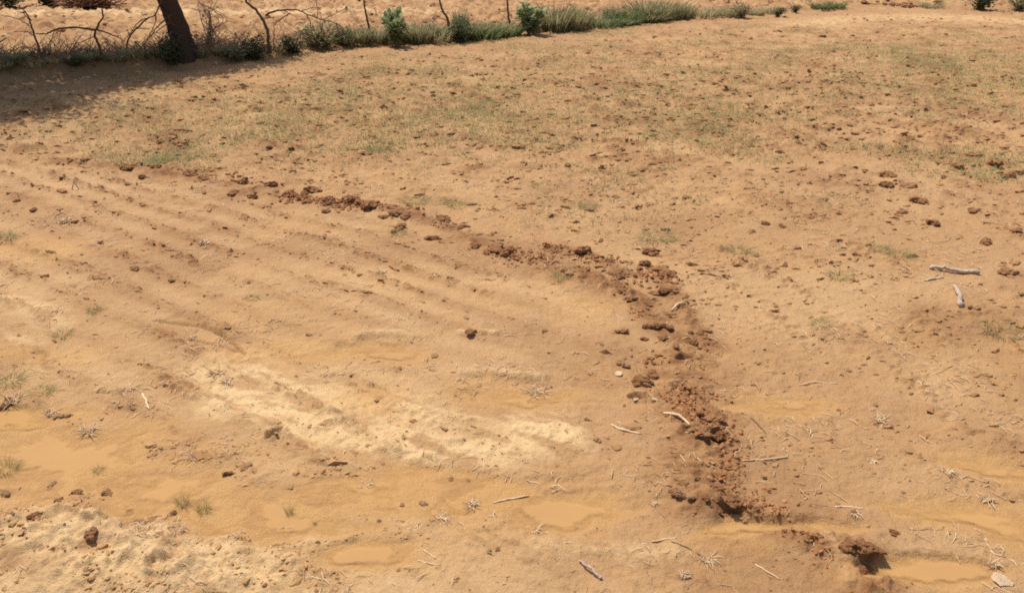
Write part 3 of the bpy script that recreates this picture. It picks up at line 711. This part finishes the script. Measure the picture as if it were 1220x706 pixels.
# far things cut by the upper edge of the picture
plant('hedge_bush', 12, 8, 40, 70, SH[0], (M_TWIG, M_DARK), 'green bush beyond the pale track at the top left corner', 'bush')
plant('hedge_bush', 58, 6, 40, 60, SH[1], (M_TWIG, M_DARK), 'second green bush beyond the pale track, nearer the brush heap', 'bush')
(p,), (m,) = place_many([(106, 9)])
root = tag(link('brush_heap', None, loc=tuple(p)), 'reddish brown heap of cut brush beyond the pale track', 'brush heap')
s = Soup()
for i in range(420):
    a = rng.uniform(0, 6.28); c = np.array((rng.normal() * .30, rng.normal() * .18, abs(rng.normal()) * .15)); d = np.array((math.cos(a), math.sin(a), rng.normal() * .35)) * rng.uniform(.12, .3)
    s.tube([c - d, c + rng.normal(size=3) * .02, c + d], [.008, .012, .004], 3, rng.random())
tag(link('twig_pile', s.mesh('twig_pile'), tint_material('red_brush', (.10, .045, .028), (.27, .12, .065), .9), root), kind='stuff')

# ------------------------------------------------------------------ clods of turned soil
def clod_mesh(seed, sub, amp, flat=.62):
    """a ragged lump of turned soil: broken pieces stuck together, each a ball cut by planes and roughened"""
    q = np.random.default_rng(seed); VV, FF, n0 = [], [], 0
    for k in range(1 if amp < .2 else 9):
        V, F = ico(3 if amp < .2 else 2)
        for _ in range(12):
            nn = q.normal(size=3); nn /= np.linalg.norm(nn); ex = np.maximum(0, V @ nn - q.uniform(.50, .88)); V = V - ex[:, None] * nn
        V = V * (1 + amp * .6 * noise3(V, .9, seed + k, 2) + amp * .5 * noise3(V, .30, seed + 3 + k, 3))[:, None]
        if amp >= .2:
            a, r, z_ = q.uniform(0, 6.28), .72 * math.sqrt(q.random()), q.uniform(.30, .62) if k else .72
            V = V * z_ * q.uniform(.75, 1.25, 3) + (0 if not k else np.array((1.15 * r * math.cos(a), r * math.sin(a), .35 * (1 - r) * q.random())))
        VV.append(V * np.array((1.05, 1.05, flat))); FF.append(F + n0); n0 += len(V)
    return new_mesh('clod', np.concatenate(VV), np.concatenate(FF), None, False)
CLODS = [clod_mesh(500 + 20 * i, 3, .42) for i in range(10)]
for c in CLODS: c.materials.append(M_CLOD)
DRYC = [clod_mesh(800 + 20 * i, 3, .36) for i in range(5)]
for c in DRYC: c.materials.append(M_DRY)
STON = [clod_mesh(900 + 20 * i, 3, .16, .5) for i in range(3)]
for c in STON: c.materials.append(M_STONE)
def seg_of(u, v):
    if u < 320 and v < 240: return 'reddish clod at the far left end of the turned soil band', 'clods at the left end of the band'
    if u < 500 and v < 290: return 'reddish clod in the left middle stretch of the turned soil band', 'clods in the left middle of the band'
    if u < 640 and v < 320: return 'dark red clod where the turned soil band nears the middle', 'clods nearing the middle'
    if u < 810 and 290 < v < 360: return 'dark clod in the forked middle of the turned soil band', 'clods in the fork'
    if 730 < u < 860 and 360 <= v < 480: return 'crumbly clod at the bend of the turned soil band', 'clods at the bend'
    if 790 < u < 900 and 480 <= v < 560: return 'dark clod heaped around the deep hole in the turned band', 'clods around the hole'
    if 790 < u < 905 and 560 <= v < 625: return 'red clod in the heap below the deep hole', 'clods in the lower heap'
    if 940 < u < 1070 and 600 < v: return 'clod at the lower right end of the turned soil band', 'clods at the lower end'
    if u > 900 and v < 345: return 'dark loose clod scattered over the upper right of the field', 'clods of the upper right'
    if u > 860 and v < 520: return 'small clod on the smooth ground at mid right', 'clods at mid right'
    if u > 860: return 'small loose clod on the smooth lower right ground', 'clods at lower right'
    if u < 330 and v > 530: return 'lumpy mud clod on the lower left bank by the puddles', 'clods of the muddy bank'
    if v > 530: return 'small clod lying among the straw at bottom centre', 'clods at bottom centre'
    if v < 290: return 'small clod on the smooth soil beyond the turned band', 'clods beyond the band'
    return 'small clod on the smooth pale soil inside the turned band', 'clods inside the band'
A = [(205,163,14),(192,172,11),(215,173,11),(224,168,9),(152,202,15),(188,206,12),(170,212,11),(228,208,15),(243,214,15),(235,204,9),(290,219,13),(312,222,15),(278,232,16),(300,235,11),
     (323,222,13),(345,234,17),(362,231,11),(375,228,19),(393,243,17),(399,247,12),(390,252,11),(365,241,11),(421,242,13),(441,248,21),(430,247,11),(470,257,15),(483,259,13),(458,259,11),(527,263,20),(546,272,14),(556,270,9),
     (515,285,15),(567,293,13),(590,297,19),(603,302,19),(477,271,14),(470,277,10),(580,303,12),(612,306,10),(678,304,11),(725,313,17),(766,315,16),(735,328,19),(777,302,20),(742,348,15),
     (795,348,19),(780,350,11),(752,356,14),(770,362,12),(895,276,17),(911,267,13),(900,305,15),(855,258,9),(817,236,13),(672,241,9),(742,223,13),(730,197,9),(676,198,15),(640,201,13),(1057,222,19),(1081,222,15),
     (1074,253,11),(1160,252,13),(1200,212,15),(1141,201,13),(1059,209,15),(1161,185,17),(1184,198,17),(966,258,9),(932,270,9),(1021,304,8),(940,243,9),(1124,212,8),(1210,276,13),(981,238,11),
     (777,447,15),(835,512,17),(858,524,18),(822,397,9),(834,398,10),(827,408,11),(782,390,17),(797,391,15),(770,390,11),(741,395,12),(649,394,12),(712,524,16),(902,432,12),(790,402,12),(805,412,10),(768,404,9),
     (814,577,13),(802,587,11),(849,601,18),(882,599,17),(852,583,18),(840,600,12),(897,604,10),(830,572,9),(866,590,12),(1041,660,20),(1031,679,16),(1008,652,20),(1016,611,10),(998,600,8),(1075,586,8),
     (957,638,9),(1066,635,10),(1205,595,10),(1011,441,9),(1030,434,8),(1044,446,9),(1071,466,9),(1042,482,9),(999,488,8),(1210,476,8),(1200,473,7),(166,433,6),(189,367,8),(216,450,7),(8,482,15),(82,495,9),(69,495,10),
     (517,424,14),(475,438,10),(59,580,15),(15,542,9),(108,638,19),(272,563,14),(292,559,16),(5,587,13),(43,614,15),(192,636,13),(129,587,14),(150,612,14),(205,612,10),(70,596,12),(504,600,16),(479,601,10),(537,570,13),
     (557,572,10),(582,657,12),(473,658,7),(355,625,14),(375,624,11),(452,620,10),(686,628,10),(90,265,9),(53,330,9),(160,320,10),(205,335,8),(230,310,9),(120,290,9),(40,250,10),(20,240,9),(60,300,9)]
B = [(692,302,24,'C','single dark reddish clod above the fork of the turned band'),(790,326,28,'C','biggest dark clod at the right tip of the fork in the band'),(1095,241,22,'C','rounded dark clod, the upper of two large ones at upper right'),
     (1112,267,22,'C','wide dark clod just below the rounded one at upper right'),(1172,290,18,'C','dark clod above the bleached stick at right'),(1200,326,22,'C','dark clod beside the right end of the bleached stick'),
     (762,457,28,'C','large dark clod with a shaded face left of the bend'),(846,498,32,'C','large crumbly clod at the upper lip of the deep hole'),(838,522,20,'C','dark clod on the near lip of the deep hole'),
     (846,467,12,'D','small round pale clod above the deep hole'),(742,434,18,'D','flat tilted pale crust slab above the white pebble'),(737,446,13,'S','rounded whitish pebble left of the bend of the band'),(780,476,8,'S','tiny pale pebble below the large dark clod, the right one'),
     (757,477,8,'S','tiny pale pebble below the large dark clod, the left one'),(812,591,20,'D','pale stone-like lump at the left side of the lower heap'),(824,596,13,'D','smaller pale lump touching the pale stone-like lump'),(870,606,24,'C','biggest dark clod at the bottom of the lower heap'),
     (1026,650,32,'C','large arched dark clod near the bottom right'),(1192,693,26,'S','smooth pale stone at the bottom edge near the right corner'),(885,617,13,'D','pale clod under the lower heap'),(562,397,15,'C','dark clod leaning on a small pale mound'),
     (171,622,40,'D','broad dry mound of mud on the lower left bank'),(91,589,16,'C','dark clod at the near edge of the largest puddle'),(405,52,20,'D','grey lump under the grey-green bush'),(541,53,9,'S','small white stone at the field edge below the leaning stick'),
     (745,40,10,'S','small white stone at the field edge below the flat green grass'),(700,500,9,'D','single pale crumb clod left of the deep hole')]
pts = [(a[0], a[1]) for a in A] + [(b[0], b[1]) for b in B]
PW, MW = place_many(pts)
def put_clod(name, me, p, size, label, cat, group=None, sink=.25):
    s = size * .5; r = rng.uniform(.8, 1.2, 3)
    return tag(link(name, me, None, None, (p[0], p[1], p[2] + s * (.55 - sink)), (rng.normal() * .15, rng.normal() * .15, rng.uniform(0, 6.28)), (s * r[0], s * r[1], s * r[2])), label, cat, group)
ORD = 'first second third fourth fifth sixth seventh eighth ninth tenth eleventh twelfth thirteenth fourteenth fifteenth sixteenth seventeenth eighteenth nineteenth twentieth'.split()
ranks = {}
for i, (u, v, w) in enumerate(A): ranks.setdefault(seg_of(u, v)[1], []).append((u, i))
RANK = {i: k for g_ in ranks.values() for k, (u, i) in enumerate(sorted(g_))}
for i_, ((u, v, w), p, m) in enumerate(zip(A, PW, MW)):
    lab, grp = seg_of(u, v)
    lab = '%s from left, %s' % (ORD[RANK[i_]], lab)
    bankish = u < 330 and v > 480
    inband = any(k in grp for k in ('band', 'middle', 'fork', 'bend', 'hole', 'heap', 'end', 'upper right')) and 'inside' not in grp and 'beyond' not in grp
    put_clod('soil_clod', (CLODS if inband or (bankish and rng.random() < .5) else DRYC)[rng.integers(5)], p, w * m * (1.05 if inband else 1.05 if bankish else .66), lab, 'clod', grp, .42 if inband else .6 if bankish else .5)
for (u, v, w, t, lab), p, m in zip(B, PW[len(A):], MW[len(A):]):
    put_clod('soil_clod' if t != 'S' else 'pale_stone', {'C': CLODS, 'D': DRYC, 'S': STON}[t][rng.integers(3)], p, w * m * .9, lab, 'clod' if t != 'S' else 'stone', None, .35 if w < 35 else .8)
SC = []
while len(SC) < 70:
    u, v = rng.uniform(0, 1220), 20 + 190 * rng.random() ** .8
    if v < np.interp(u, [0, 330, 600, 900, 1000, 1220], [165, 85, 55, 35, 30, 34]): continue
    if gnoise(np.array([u / 160.]), np.array([v / 40.]), 77)[0] < -.15 and u < 900: continue
    SC.append((u, v))
PW, MW = place_many(SC)
bx_ = [330, 560, 720, 860, 1040]; below = ['below the tree and its shade', 'below the lone leafy plant', 'below the second leafy plant', 'below the tall grass clumps', 'below the small dark bushes', 'towards the rubble and the right edge']
for (u, v), p, m in zip(SC, PW, MW):
    put_clod('soil_clod', CLODS[rng.integers(10)], p, rng.uniform(3.5, 7.5) * m, 'small dark clod on the %s weedy ground %s' % ('farther' if v < 105 else 'nearer', below[int(np.searchsorted(bx_, u))]),
             'clod', 'clods of the weedy ground %d' % (int(np.searchsorted(bx_, u)) * 2 + (v < 105)), .35)
(p,), (m,) = place_many([(1078, 8)])
for k in range(26):
    q = p + np.array((rng.normal() * .55, rng.normal() * .35 + .2, 0)); q[2] = Hz(q[0], q[1])
    put_clod('rubble_lump', CLODS[k % 10], q, rng.uniform(.08, .22), 'reddish lump of rubble at the far edge, top right', 'rubble', 'rubble at the far edge', .2)

# ------------------------------------------------------------------ crumbs: nobody could count them
def scatter(n, ymin, ymax, power, keep):
    out = []
    while sum(len(o[0]) for o in out) < n:
        k = 30000
        y = ymin + (ymax - ymin) * rng.random(k) ** power; x = rng.uniform(-1, 1, k) * (.70 * y + .5)
        h, pa, mo, s, _ = land_many(x, y)
        ok = keep(x, y, h, pa, mo, s) > rng.random(k)
        out.append((x[ok], y[ok], h[ok], mo[ok]))
    return [np.concatenate([o[i] for o in out])[:n] for i in range(4)]
def dry_keep(x, y):
    m = np.ones(len(x))
    for k, p in enumerate(PUD): m[pud_f(x, y, p, k) < 1.25] = 0
    return m
def lumps(x, y, z, size, tint, V0, F0, shape=(1, 1, .75), turn=None, lift=.25):
    n = len(x); k = len(V0)
    V = V0[None] * (1 + .28 * rng.normal(size=(n, k, 1)))
    V = V * size[:, None, None] * rng.uniform(.7, 1.3, (n, 1, 3)) * np.array(shape)
    a = rng.uniform(0, 6.28, n) if turn is None else turn + rng.normal(size=n) * .35; ca, sa = np.cos(a)[:, None], np.sin(a)[:, None]
    X = V[..., 0] * ca - V[..., 1] * sa; Y = V[..., 0] * sa + V[..., 1] * ca
    W = np.stack([X + x[:, None], Y + y[:, None], V[..., 2] + (z + size * lift)[:, None]], 2).reshape(-1, 3)
    F = (F0[None] + (np.arange(n) * k)[:, None, None]).reshape(-1, 3)
    return W, F, np.repeat(tint, k)
V20, F20 = ico(0)
V8 = np.array([(1, 0, 0), (-1, 0, 0), (0, 1, 0), (0, -1, 0), (0, 0, 1), (0, 0, -1)], float)
F8 = np.array([(0, 2, 4), (2, 1, 4), (1, 3, 4), (3, 0, 4), (2, 0, 5), (1, 2, 5), (3, 1, 5), (0, 3, 5)])
def spread_keep(x, y, h, pa, mo, s):
    cl = smooth(-.15, .5, fbm(x, y, .55, 3, 301)); ft = smooth(.0, .5, fbm(x, y, .16, 2, 302))
    ph, sd_ = furrow_phase(x, y)
    row = np.where((sd_ > 0) & (y > 2.6), .08 + .92 * smooth(.1, .8, ph), 1.0)
    return (.4 + .6 * (s < .9)) * (1 - .75 * np.exp(-((s + .4) / .9) ** 2)) * dry_keep(x, y) * (.012 + .9 * np.where(sd_ > 0, .35 + .65 * cl, cl) * ft * row * (.4 + .6 * smooth(3.0, 4.5, y)) * (1 - .35 * smooth(6, 9, y)) + .4 * mo * row)
crumbs = Soup()
def add_crumbs(n, y0, y1, pw, a0, a1, sig, cap, t0, V0, F0, shape):
    x, y, z, mo = scatter(n, y0, y1, pw, spread_keep)
    sz = np.minimum((a0 + a1 * y) * np.exp(rng.normal(size=len(x)) * sig), cap)
    crumbs.add(*lumps(x, y, z, sz, np.clip(t0 - .35 * mo + .2 * rng.normal(size=len(x)), 0, 1), V0, F0, shape, np.where(furrow_phase(x, y)[1] > 0, -.63, .25), .13))
add_crumbs(9000, 1.5, 13.0, 1.25, .0012, .0009, .45, .02, .5, V8, F8, (1.2, 1, .7))
add_crumbs(4600, 2.2, 11.0, 1.15, .0022, .0014, .38, .024, .50, V20, F20, (1.7, .9, .55))
add_crumbs(1500, 7.0, 20.0, .95, .0020, .0013, .38, .028, .55, V8, F8, (1.7, .9, .6))
x, y, z, mo = scatter(1300, 1.45, 3.1, 1.0, lambda x, y, h, pa, mo, s: dry_keep(x, y) * np.exp(-((x + 1.35) / .8) ** 2 - ((y - 2.15) / .42) ** 2) * smooth(-.15, .45, fbm(x / 1.5, y, .16, 3, 303)))
crumbs.add(*lumps(x, y, z, .0042 * np.exp(rng.normal(size=len(x)) * .40), np.clip(.85 + .2 * rng.normal(size=len(x)), 0, 1), V20, F20, (1.3, 1, .7), None, -.05))
x, y, z, mo = scatter(1800, 12.0, 24.0, .8, lambda x, y, h, pa, mo, s: (s > 1.2) * smooth(-.2, .4, fbm(x, y, .7, 3, 304)))
crumbs.add(*lumps(x, y, z, .022 * np.exp(rng.normal(size=len(x)) * .4), np.clip(.45 + .3 * rng.normal(size=len(x)), 0, 1), V8, F8, (1.6, 1, .7), .3, .2))
tag(link('soil_crumbs', crumbs.mesh('soil_crumbs', False), M_CRUMB), 'fine crumbs of soil strewn over the whole field', 'soil crumbs', kind='stuff')
# rubble of the turned band, denser and redder
rub = Soup()
for P, n, wd in ((RIDGE, 6500, .060), (RIDGE2, 1500, .05)):
    i = rng.integers(0, len(P) - 1, n); t = rng.random(n)[:, None]
    c = P[i] * (1 - t) + P[i + 1] * t
    c = c + rng.normal(size=(n, 2)) * wd * (.5 + 1.0 * rng.random((n, 1)))
    ok = (gnoise(c[:, 0] * 3.1, c[:, 1] * 3.1, 88) > .16 + .4 * (rng.random(len(c)) - .5)); c = c[ok]
    h, pa, mo, s, _ = land_many(c[:, 0], c[:, 1]); ok2 = dry_keep(c[:, 0], c[:, 1]) > 0
    c, h, mo = c[ok2], h[ok2], mo[ok2]
    sz = (.0020 + .0009 * c[:, 1]) * np.exp(rng.normal(size=len(c)) * .55)
    rub.add(*lumps(c[:, 0], c[:, 1], h, np.minimum(sz, .004 + .0022 * c[:, 1]), np.clip(.35 + .24 * rng.normal(size=len(c)), 0, 1), V20, F20))
tag(link('turned_crumbs', rub.mesh('turned_crumbs', False), M_TURNED), 'loose reddish crumbs along the turned soil band', 'soil crumbs', kind='stuff')

# ------------------------------------------------------------------ sparse weeds
spots = [((205, 190), 30, .9), ((448, 178), 20, .7), ((545, 132), 30, .8), ((590, 137), 30, .6), ((330, 150), 60, .5), ((1110, 78), 80, .9), ((1195, 75), 60, 1.0), ((1150, 92), 60, .8), ((870, 105), 80, .5), ((700, 110), 90, .45), ((130, 150), 60, .5),
         ((1090, 110), 40, .9), ((420, 110), 90, .45), ((560, 95), 90, .4), ((940, 75), 80, .45), ((300, 130), 60, .6), ((480, 150), 80, .5), ((780, 150), 80, .35), ((1180, 190), 40, .5), ((600, 160), 60, .4), ((650, 70), 80, .3)]
wx_, wy_, wt_ = [], [], []
for (u, v), r, dens in spots:
    c = G(u, v); n = int(900 * dens * (r / 60) ** 1.8)
    rx, ry = r * scale_at(u, v), r * .28 * deep_at(u, v)
    wx_.append(c[0] + rng.normal(size=n) * rx); wy_.append(c[1] + rng.normal(size=n) * ry)
xx, yy, _, _ = scatter(9000, 4.2, 17.0, .75, lambda x, y, h, pa, mo, s: (s < 0) * smooth(-.1, .5, fbm(x, y, 1.3, 3, 311)) * smooth(4.0, 7.0, y) * (polydist(x, y, RIDGE)[1] > 0))
wx_.append(xx); wy_.append(yy); wx_, wy_ = np.concatenate(wx_), np.concatenate(wy_)
wh = land_many(wx_, wy_)[0]
NB = 7; n = len(wx_)
a = rng.uniform(0, 6.28, (n, NB)); ln = rng.uniform(.012, .045, (n, NB)); up = rng.uniform(.008, .032, (n, NB))
bx, by = wx_[:, None] + rng.normal(size=(n, NB)) * .045, wy_[:, None] + rng.normal(size=(n, NB)) * .045
wv = .0034
p0 = np.stack([bx - np.sin(a) * wv, by + np.cos(a) * wv, np.repeat(wh[:, None], NB, 1) - .004], 2); p1 = np.stack([bx + np.sin(a) * wv, by - np.cos(a) * wv, np.repeat(wh[:, None], NB, 1) - .004], 2)
p2 = np.stack([bx + np.cos(a) * ln, by + np.sin(a) * ln, wh[:, None] + up], 2)
V = np.stack([p0, p1, p2], 2).reshape(-1, 3); F = np.arange(len(V)).reshape(-1, 3)
tn = np.clip(np.repeat(rng.uniform(.1, .9, n), NB * 3) + rng.normal(size=len(V)) * .08, 0, 1)
tag(link('sparse_weeds', new_mesh('sparse_weeds', V, F, {'tint': tn}, False), M_GRASS), 'sparse low green weeds over the far half of the field', 'weeds', kind='stuff')

WD = [with_mat(grass_mesh('weed', 120, .40, .8, .022, 1.3, 2, .5), M_GRASS) for _ in range(4)]
for k, (u, v, w, h, lab) in enumerate([
        (192, 194, 26, 9, 'green weed at the left end of the turned soil band'), (216, 190, 34, 9, 'wider green weed patch by the left end of the turned band'), (127, 196, 16, 7, 'small weed just above the leftmost clod'),
        (448, 179, 24, 8, 'small green weed beyond the middle of the turned band'), (495, 240, 34, 10, 'pale green weed over the turned band, the left of a pair'), (540, 243, 30, 9, 'pale green weed over the turned band, the right of a pair'),
        (700, 247, 26, 12, 'bright green weed alone on smooth soil at top centre'), (645, 222, 26, 8, 'greyish weed near the single loose clod at top centre'), (668, 331, 22, 12, 'green weed tuft between the two arms of the fork'),
        (785, 284, 44, 10, 'grey wilted weed patch above the fork tip'), (880, 299, 32, 11, 'grey-green weed right of the fork tip'), (1072, 304, 30, 14, 'brightest green weed left of the bleached stick'), (1045, 297, 26, 12, 'faded weed just left of the brightest green one'),
        (1000, 330, 28, 12, 'grey wilted weed at mid right'), (977, 387, 26, 10, 'grey-green weed lying on smooth soil at mid right'), (1195, 398, 44, 13, 'green weed near the right edge below the bleached stick'), (112, 370, 18, 9, 'small green weed on the pale soil at left'),
        (75, 400, 24, 12, 'olive weed below the small green one at left'), (12, 455, 38, 16, 'grey weed at the left edge above the puddles'), (50, 466, 30, 8, 'flat grey weed above the largest puddle'), (8, 562, 30, 20, 'grey-green weed at the left edge beside the largest puddle'),
        (5, 284, 34, 10, 'weed cut by the left edge at mid height'), (475, 279, 22, 8, 'grey weed just under the turned band'), (218, 600, 16, 22, 'upright thin weed between two puddles, left of a pair'), (243, 608, 18, 24, 'upright thin weed between two puddles, right of a pair'),
        (118, 560, 14, 9, 'tiny weed standing in the largest puddle'), (345, 612, 10, 22, 'single thin upright weed beside a puddle'), (1180, 212, 40, 9, 'low weed among the dark clods at upper right'), (300, 355, 18, 6, 'faint flat weed above the cracked crust')]):
    tuft('weed', u, v, h, w, WD[k % 4], lab, 'weed')

# ------------------------------------------------------------------ straw, stubble roots and sticks
def straw_set(S, x, y, z, length, rad_, tint_lo=0.2, tint_hi=1.0, lift=.3):
    for i in range(len(x)):
        a = rng.uniform(0, 6.28); L = length[i]; e = rng.normal() * lift * .3
        d = np.array((math.cos(a), math.sin(a), e)) * L * .5; c = np.array((x[i], y[i], z[i] + rad_[i] + abs(e) * L * .5))
        k = np.array((-d[1], d[0], 0)) * rng.normal() * .3 + np.array((0, 0, abs(rng.normal()) * L * .10))
        S.tube([c - d, c + k, c + d], [rad_[i], rad_[i], rad_[i] * .6], 3, rng.uniform(tint_lo, tint_hi), False)
straw = Soup()
x, y, z, mo = scatter(4000, 1.5, 6.0, 1.2, lambda x, y, h, pa, mo, s: dry_keep(x, y) * (.05 + smooth(.0, .6, fbm(x, y, .4, 3, 321))))
straw_set(straw, x, y, z, rng.uniform(.012, .055, len(x)) * (.8 + .1 * y), rng.uniform(.0007, .0015, len(x)) * (.7 + .15 * y))
tag(link('loose_straw', straw.mesh('loose_straw'), M_STRAW), 'short bits of dry straw strewn over the near ground', 'straw', kind='stuff')
for (u, v, w, lab) in [(150, 467, 44, 'large pale root clump beside a crack at left'), (435, 580, 28, 'bushy pale root clump at the edge of the centre puddle'), (562, 602, 26, 'thin straw clump at the right part of the centre puddle'), (525, 618, 34, 'flat scatter of straw below the centre puddle'),
                       (640, 466, 36, 'splayed bleached roots on smooth soil left of the band'), (62, 492, 26, 'pale root clump above the largest puddle'), (258, 445, 30, 'pale stubble clump below the cracked crust'), (15, 478, 36, 'straw clump against the grey weed at the left edge'),
                       (1048, 502, 30, 'star-shaped pale stubble at mid right'), (1130, 563, 26, 'pale stubble clump above the right puddle'), (1176, 596, 26, 'pale stubble at the rim of the right puddle'), (640, 634, 32, 'pale straw clump near the bottom centre'), (815, 684, 20, 'pale stubble at the bottom edge below the heap'),
                       (842, 668, 38, 'loose straw bundle below the lower heap'), (345, 628, 22, 'straw clump at the foot of the single upright weed'), (105, 515, 34, 'straw clump between the two left puddles'), (78, 264, 24, 'greyish root clump far left above the furrows'), (243, 288, 20, 'pale root clump among the furrows'),
                       (1018, 612, 22, 'pale straw beside a clod above the arched clod'), (1040, 550, 16, 'small root piece at lower right'), (230, 545, 26, 'faint straw clump right of the largest puddle'), (940, 482, 16, 'faint stubble at mid right puddle'), (270, 455, 22, 'second stubble clump below the cracked crust'),
                       (1185, 672, 28, 'splayed stubble above the pale stone at bottom right'), (780, 600, 14, 'curled straw beside the pale stone-like lump'), (455, 325, 16, 'faint straw clump on the smooth furrows, centre left')]:
    (p,), (m,) = place_many([(u, v)]); s = Soup(); W = w * m; n = 30
    for i in range(n):
        a = rng.uniform(0, 6.28); r = W * .5 * rng.random(); b = np.array((rng.normal() * W * .12, rng.normal() * W * .12, .001)); L = W * rng.uniform(.18, .5)
        d = np.array((math.cos(a), math.sin(a), abs(rng.normal()) * .35)) * L
        s.tube([b, b + d * .5 + (0, 0, abs(rng.normal()) * L * .15), b + d], [.0017 * m / .003, .0015 * m / .003, .0006 * m / .003], 3, rng.uniform(.35, 1), False)
    tag(link('stubble_clump', s.mesh('stubble_clump'), M_STRAW, None, tuple(p)), lab, 'stubble')
def stick(name, pix, r, mat, label, cat='stick', bow=.0):
    PWs, MWs = place_many(pix); c = PWs[0].copy(); s = Soup(); Pn = spline(PWs - c, 4)
    R = np.interp(np.linspace(0, 1, len(Pn)), [0, .5, 1], r) * MWs[0]
    Pn[:, 2] += R * .8 + bow * np.sin(np.linspace(0, math.pi, len(Pn)))
    Pn[1:-1] += rng.normal(size=(len(Pn) - 2, 3)) * R.max() * .3
    s.tube(Pn, R, 7, np.repeat(rng.uniform(.3, .9, len(Pn)), 7))
    return tag(link(name, s.mesh(name), mat, None, tuple(c)), label, cat)
stick('bleached_stick', [(1108, 321), (1125, 323), (1138, 325), (1166, 327)], [2.4, 2.1, 2.8], M_STICK, 'longest bleached white stick lying at the right', bow=.01)
stick('bleached_stick', [(1101, 335), (1112, 333), (1124, 331)], [1.0, 1.4, .9], M_STICK, 'thin pale stick just under the longest bleached one')
stick('bleached_stick', [(1137, 343), (1141, 352), (1145, 366)], [2.2, 2.6, 3.6], M_STICK, 'short thick whitish stick below the longest bleached one', bow=.01)
stick('dry_twig', [(834, 326), (850, 328), (868, 333)], [.8, 1.0, .7], M_TWIG, 'thin brown twig right of the fork tip')
stick('bleached_stick', [(690, 668), (697, 676), (706, 682), (716, 690)], [1.0, 1.7, 2.2], M_STICK, 'bleached forked stick at the bottom edge centre', bow=.012)
stick('straw_stalk', [(728, 506), (740, 512), (764, 517)], [1.0, 1.6, .9], M_STRAW, 'pale flattened stalk left of the deep hole')
stick('straw_stalk', [(588, 599), (605, 595), (630, 591)], [1.0, 1.3, .8], M_STRAW, 'pale stalk lying across the centre puddle rim')
stick('straw_stalk', [(776, 646), (790, 643), (806, 641)], [1.0, 1.2, .8], M_STRAW, 'pale stalk near the straw bundle at bottom')
stick('dry_twig', [(800, 645), (818, 652), (835, 662)], [.7, .8, .6], M_TWIG, 'brown twig pointing to the straw bundle at bottom')
stick('straw_stalk', [(800, 371), (808, 366), (816, 362)], [1.2, 1.5, .8], M_STRAW, 'pale stalk on the bend of the turned band', bow=.01)
stick('straw_stalk', [(952, 459), (970, 456), (998, 457)], [.7, 1.0, .6], M_STRAW, 'long thin straw stalk at mid right')
stick('straw_stalk', [(885, 549), (905, 548), (938, 545)], [.7, .9, 1.2], M_STRAW, 'thin straw stalk right of the deep hole')
stick('straw_stalk', [(790, 493), (808, 498), (822, 506)], [1.5, 1.8, 1.0], M_STRAW, 'pale stalk on the left lip of the deep hole', bow=.01)
stick('straw_stalk', [(995, 604), (1008, 604), (1028, 606)], [1.0, 1.2, .8], M_STRAW, 'pale stalk above the arched clod')
stick('dry_twig', [(883, 492), (897, 500), (912, 516)], [.6, .8, .6], M_TWIG, 'brown twig slanting away right of the deep hole')
stick('straw_stalk', [(505, 655), (512, 660), (520, 665)], [.8, .9, .6], M_STRAW, 'short straw stalk at bottom centre, the upper of two')
stick('straw_stalk', [(498, 668), (510, 671), (525, 673)], [.8, .9, .6], M_STRAW, 'short straw stalk at bottom centre, the lower of two')
stick('straw_stalk', [(170, 470), (174, 478), (178, 488)], [1.4, 1.5, 1.0], M_STRAW, 'pale broken stalk hanging off the large root clump')
stick('straw_stalk', [(1172, 640), (1182, 658), (1195, 663)], [.8, 1.0, .6], M_STRAW, 'bent straw stalk by the lower right puddle')
stick('straw_stalk', [(900, 672), (915, 682), (930, 690)], [.8, 1.0, .6], M_STRAW, 'straw stalk at the bottom edge left of the arched clod')
s = Soup(); (p,), (m,) = place_many([(90, 226)])
s.tube([(-.03, 0, -.01), (-.005, .0, .05), (0.005, 0, .085)], [.004, .004, .002], 4, .9); s.tube([(.025, .01, -.01), (.01, .0, .04), (.004, 0, .08)], [.004, .004, .002], 4, .8)
tag(link('standing_stubble', s.mesh('standing_stubble'), M_STICK, None, tuple(p)), 'whitish stubble standing upright among the furrows at left', 'stubble')
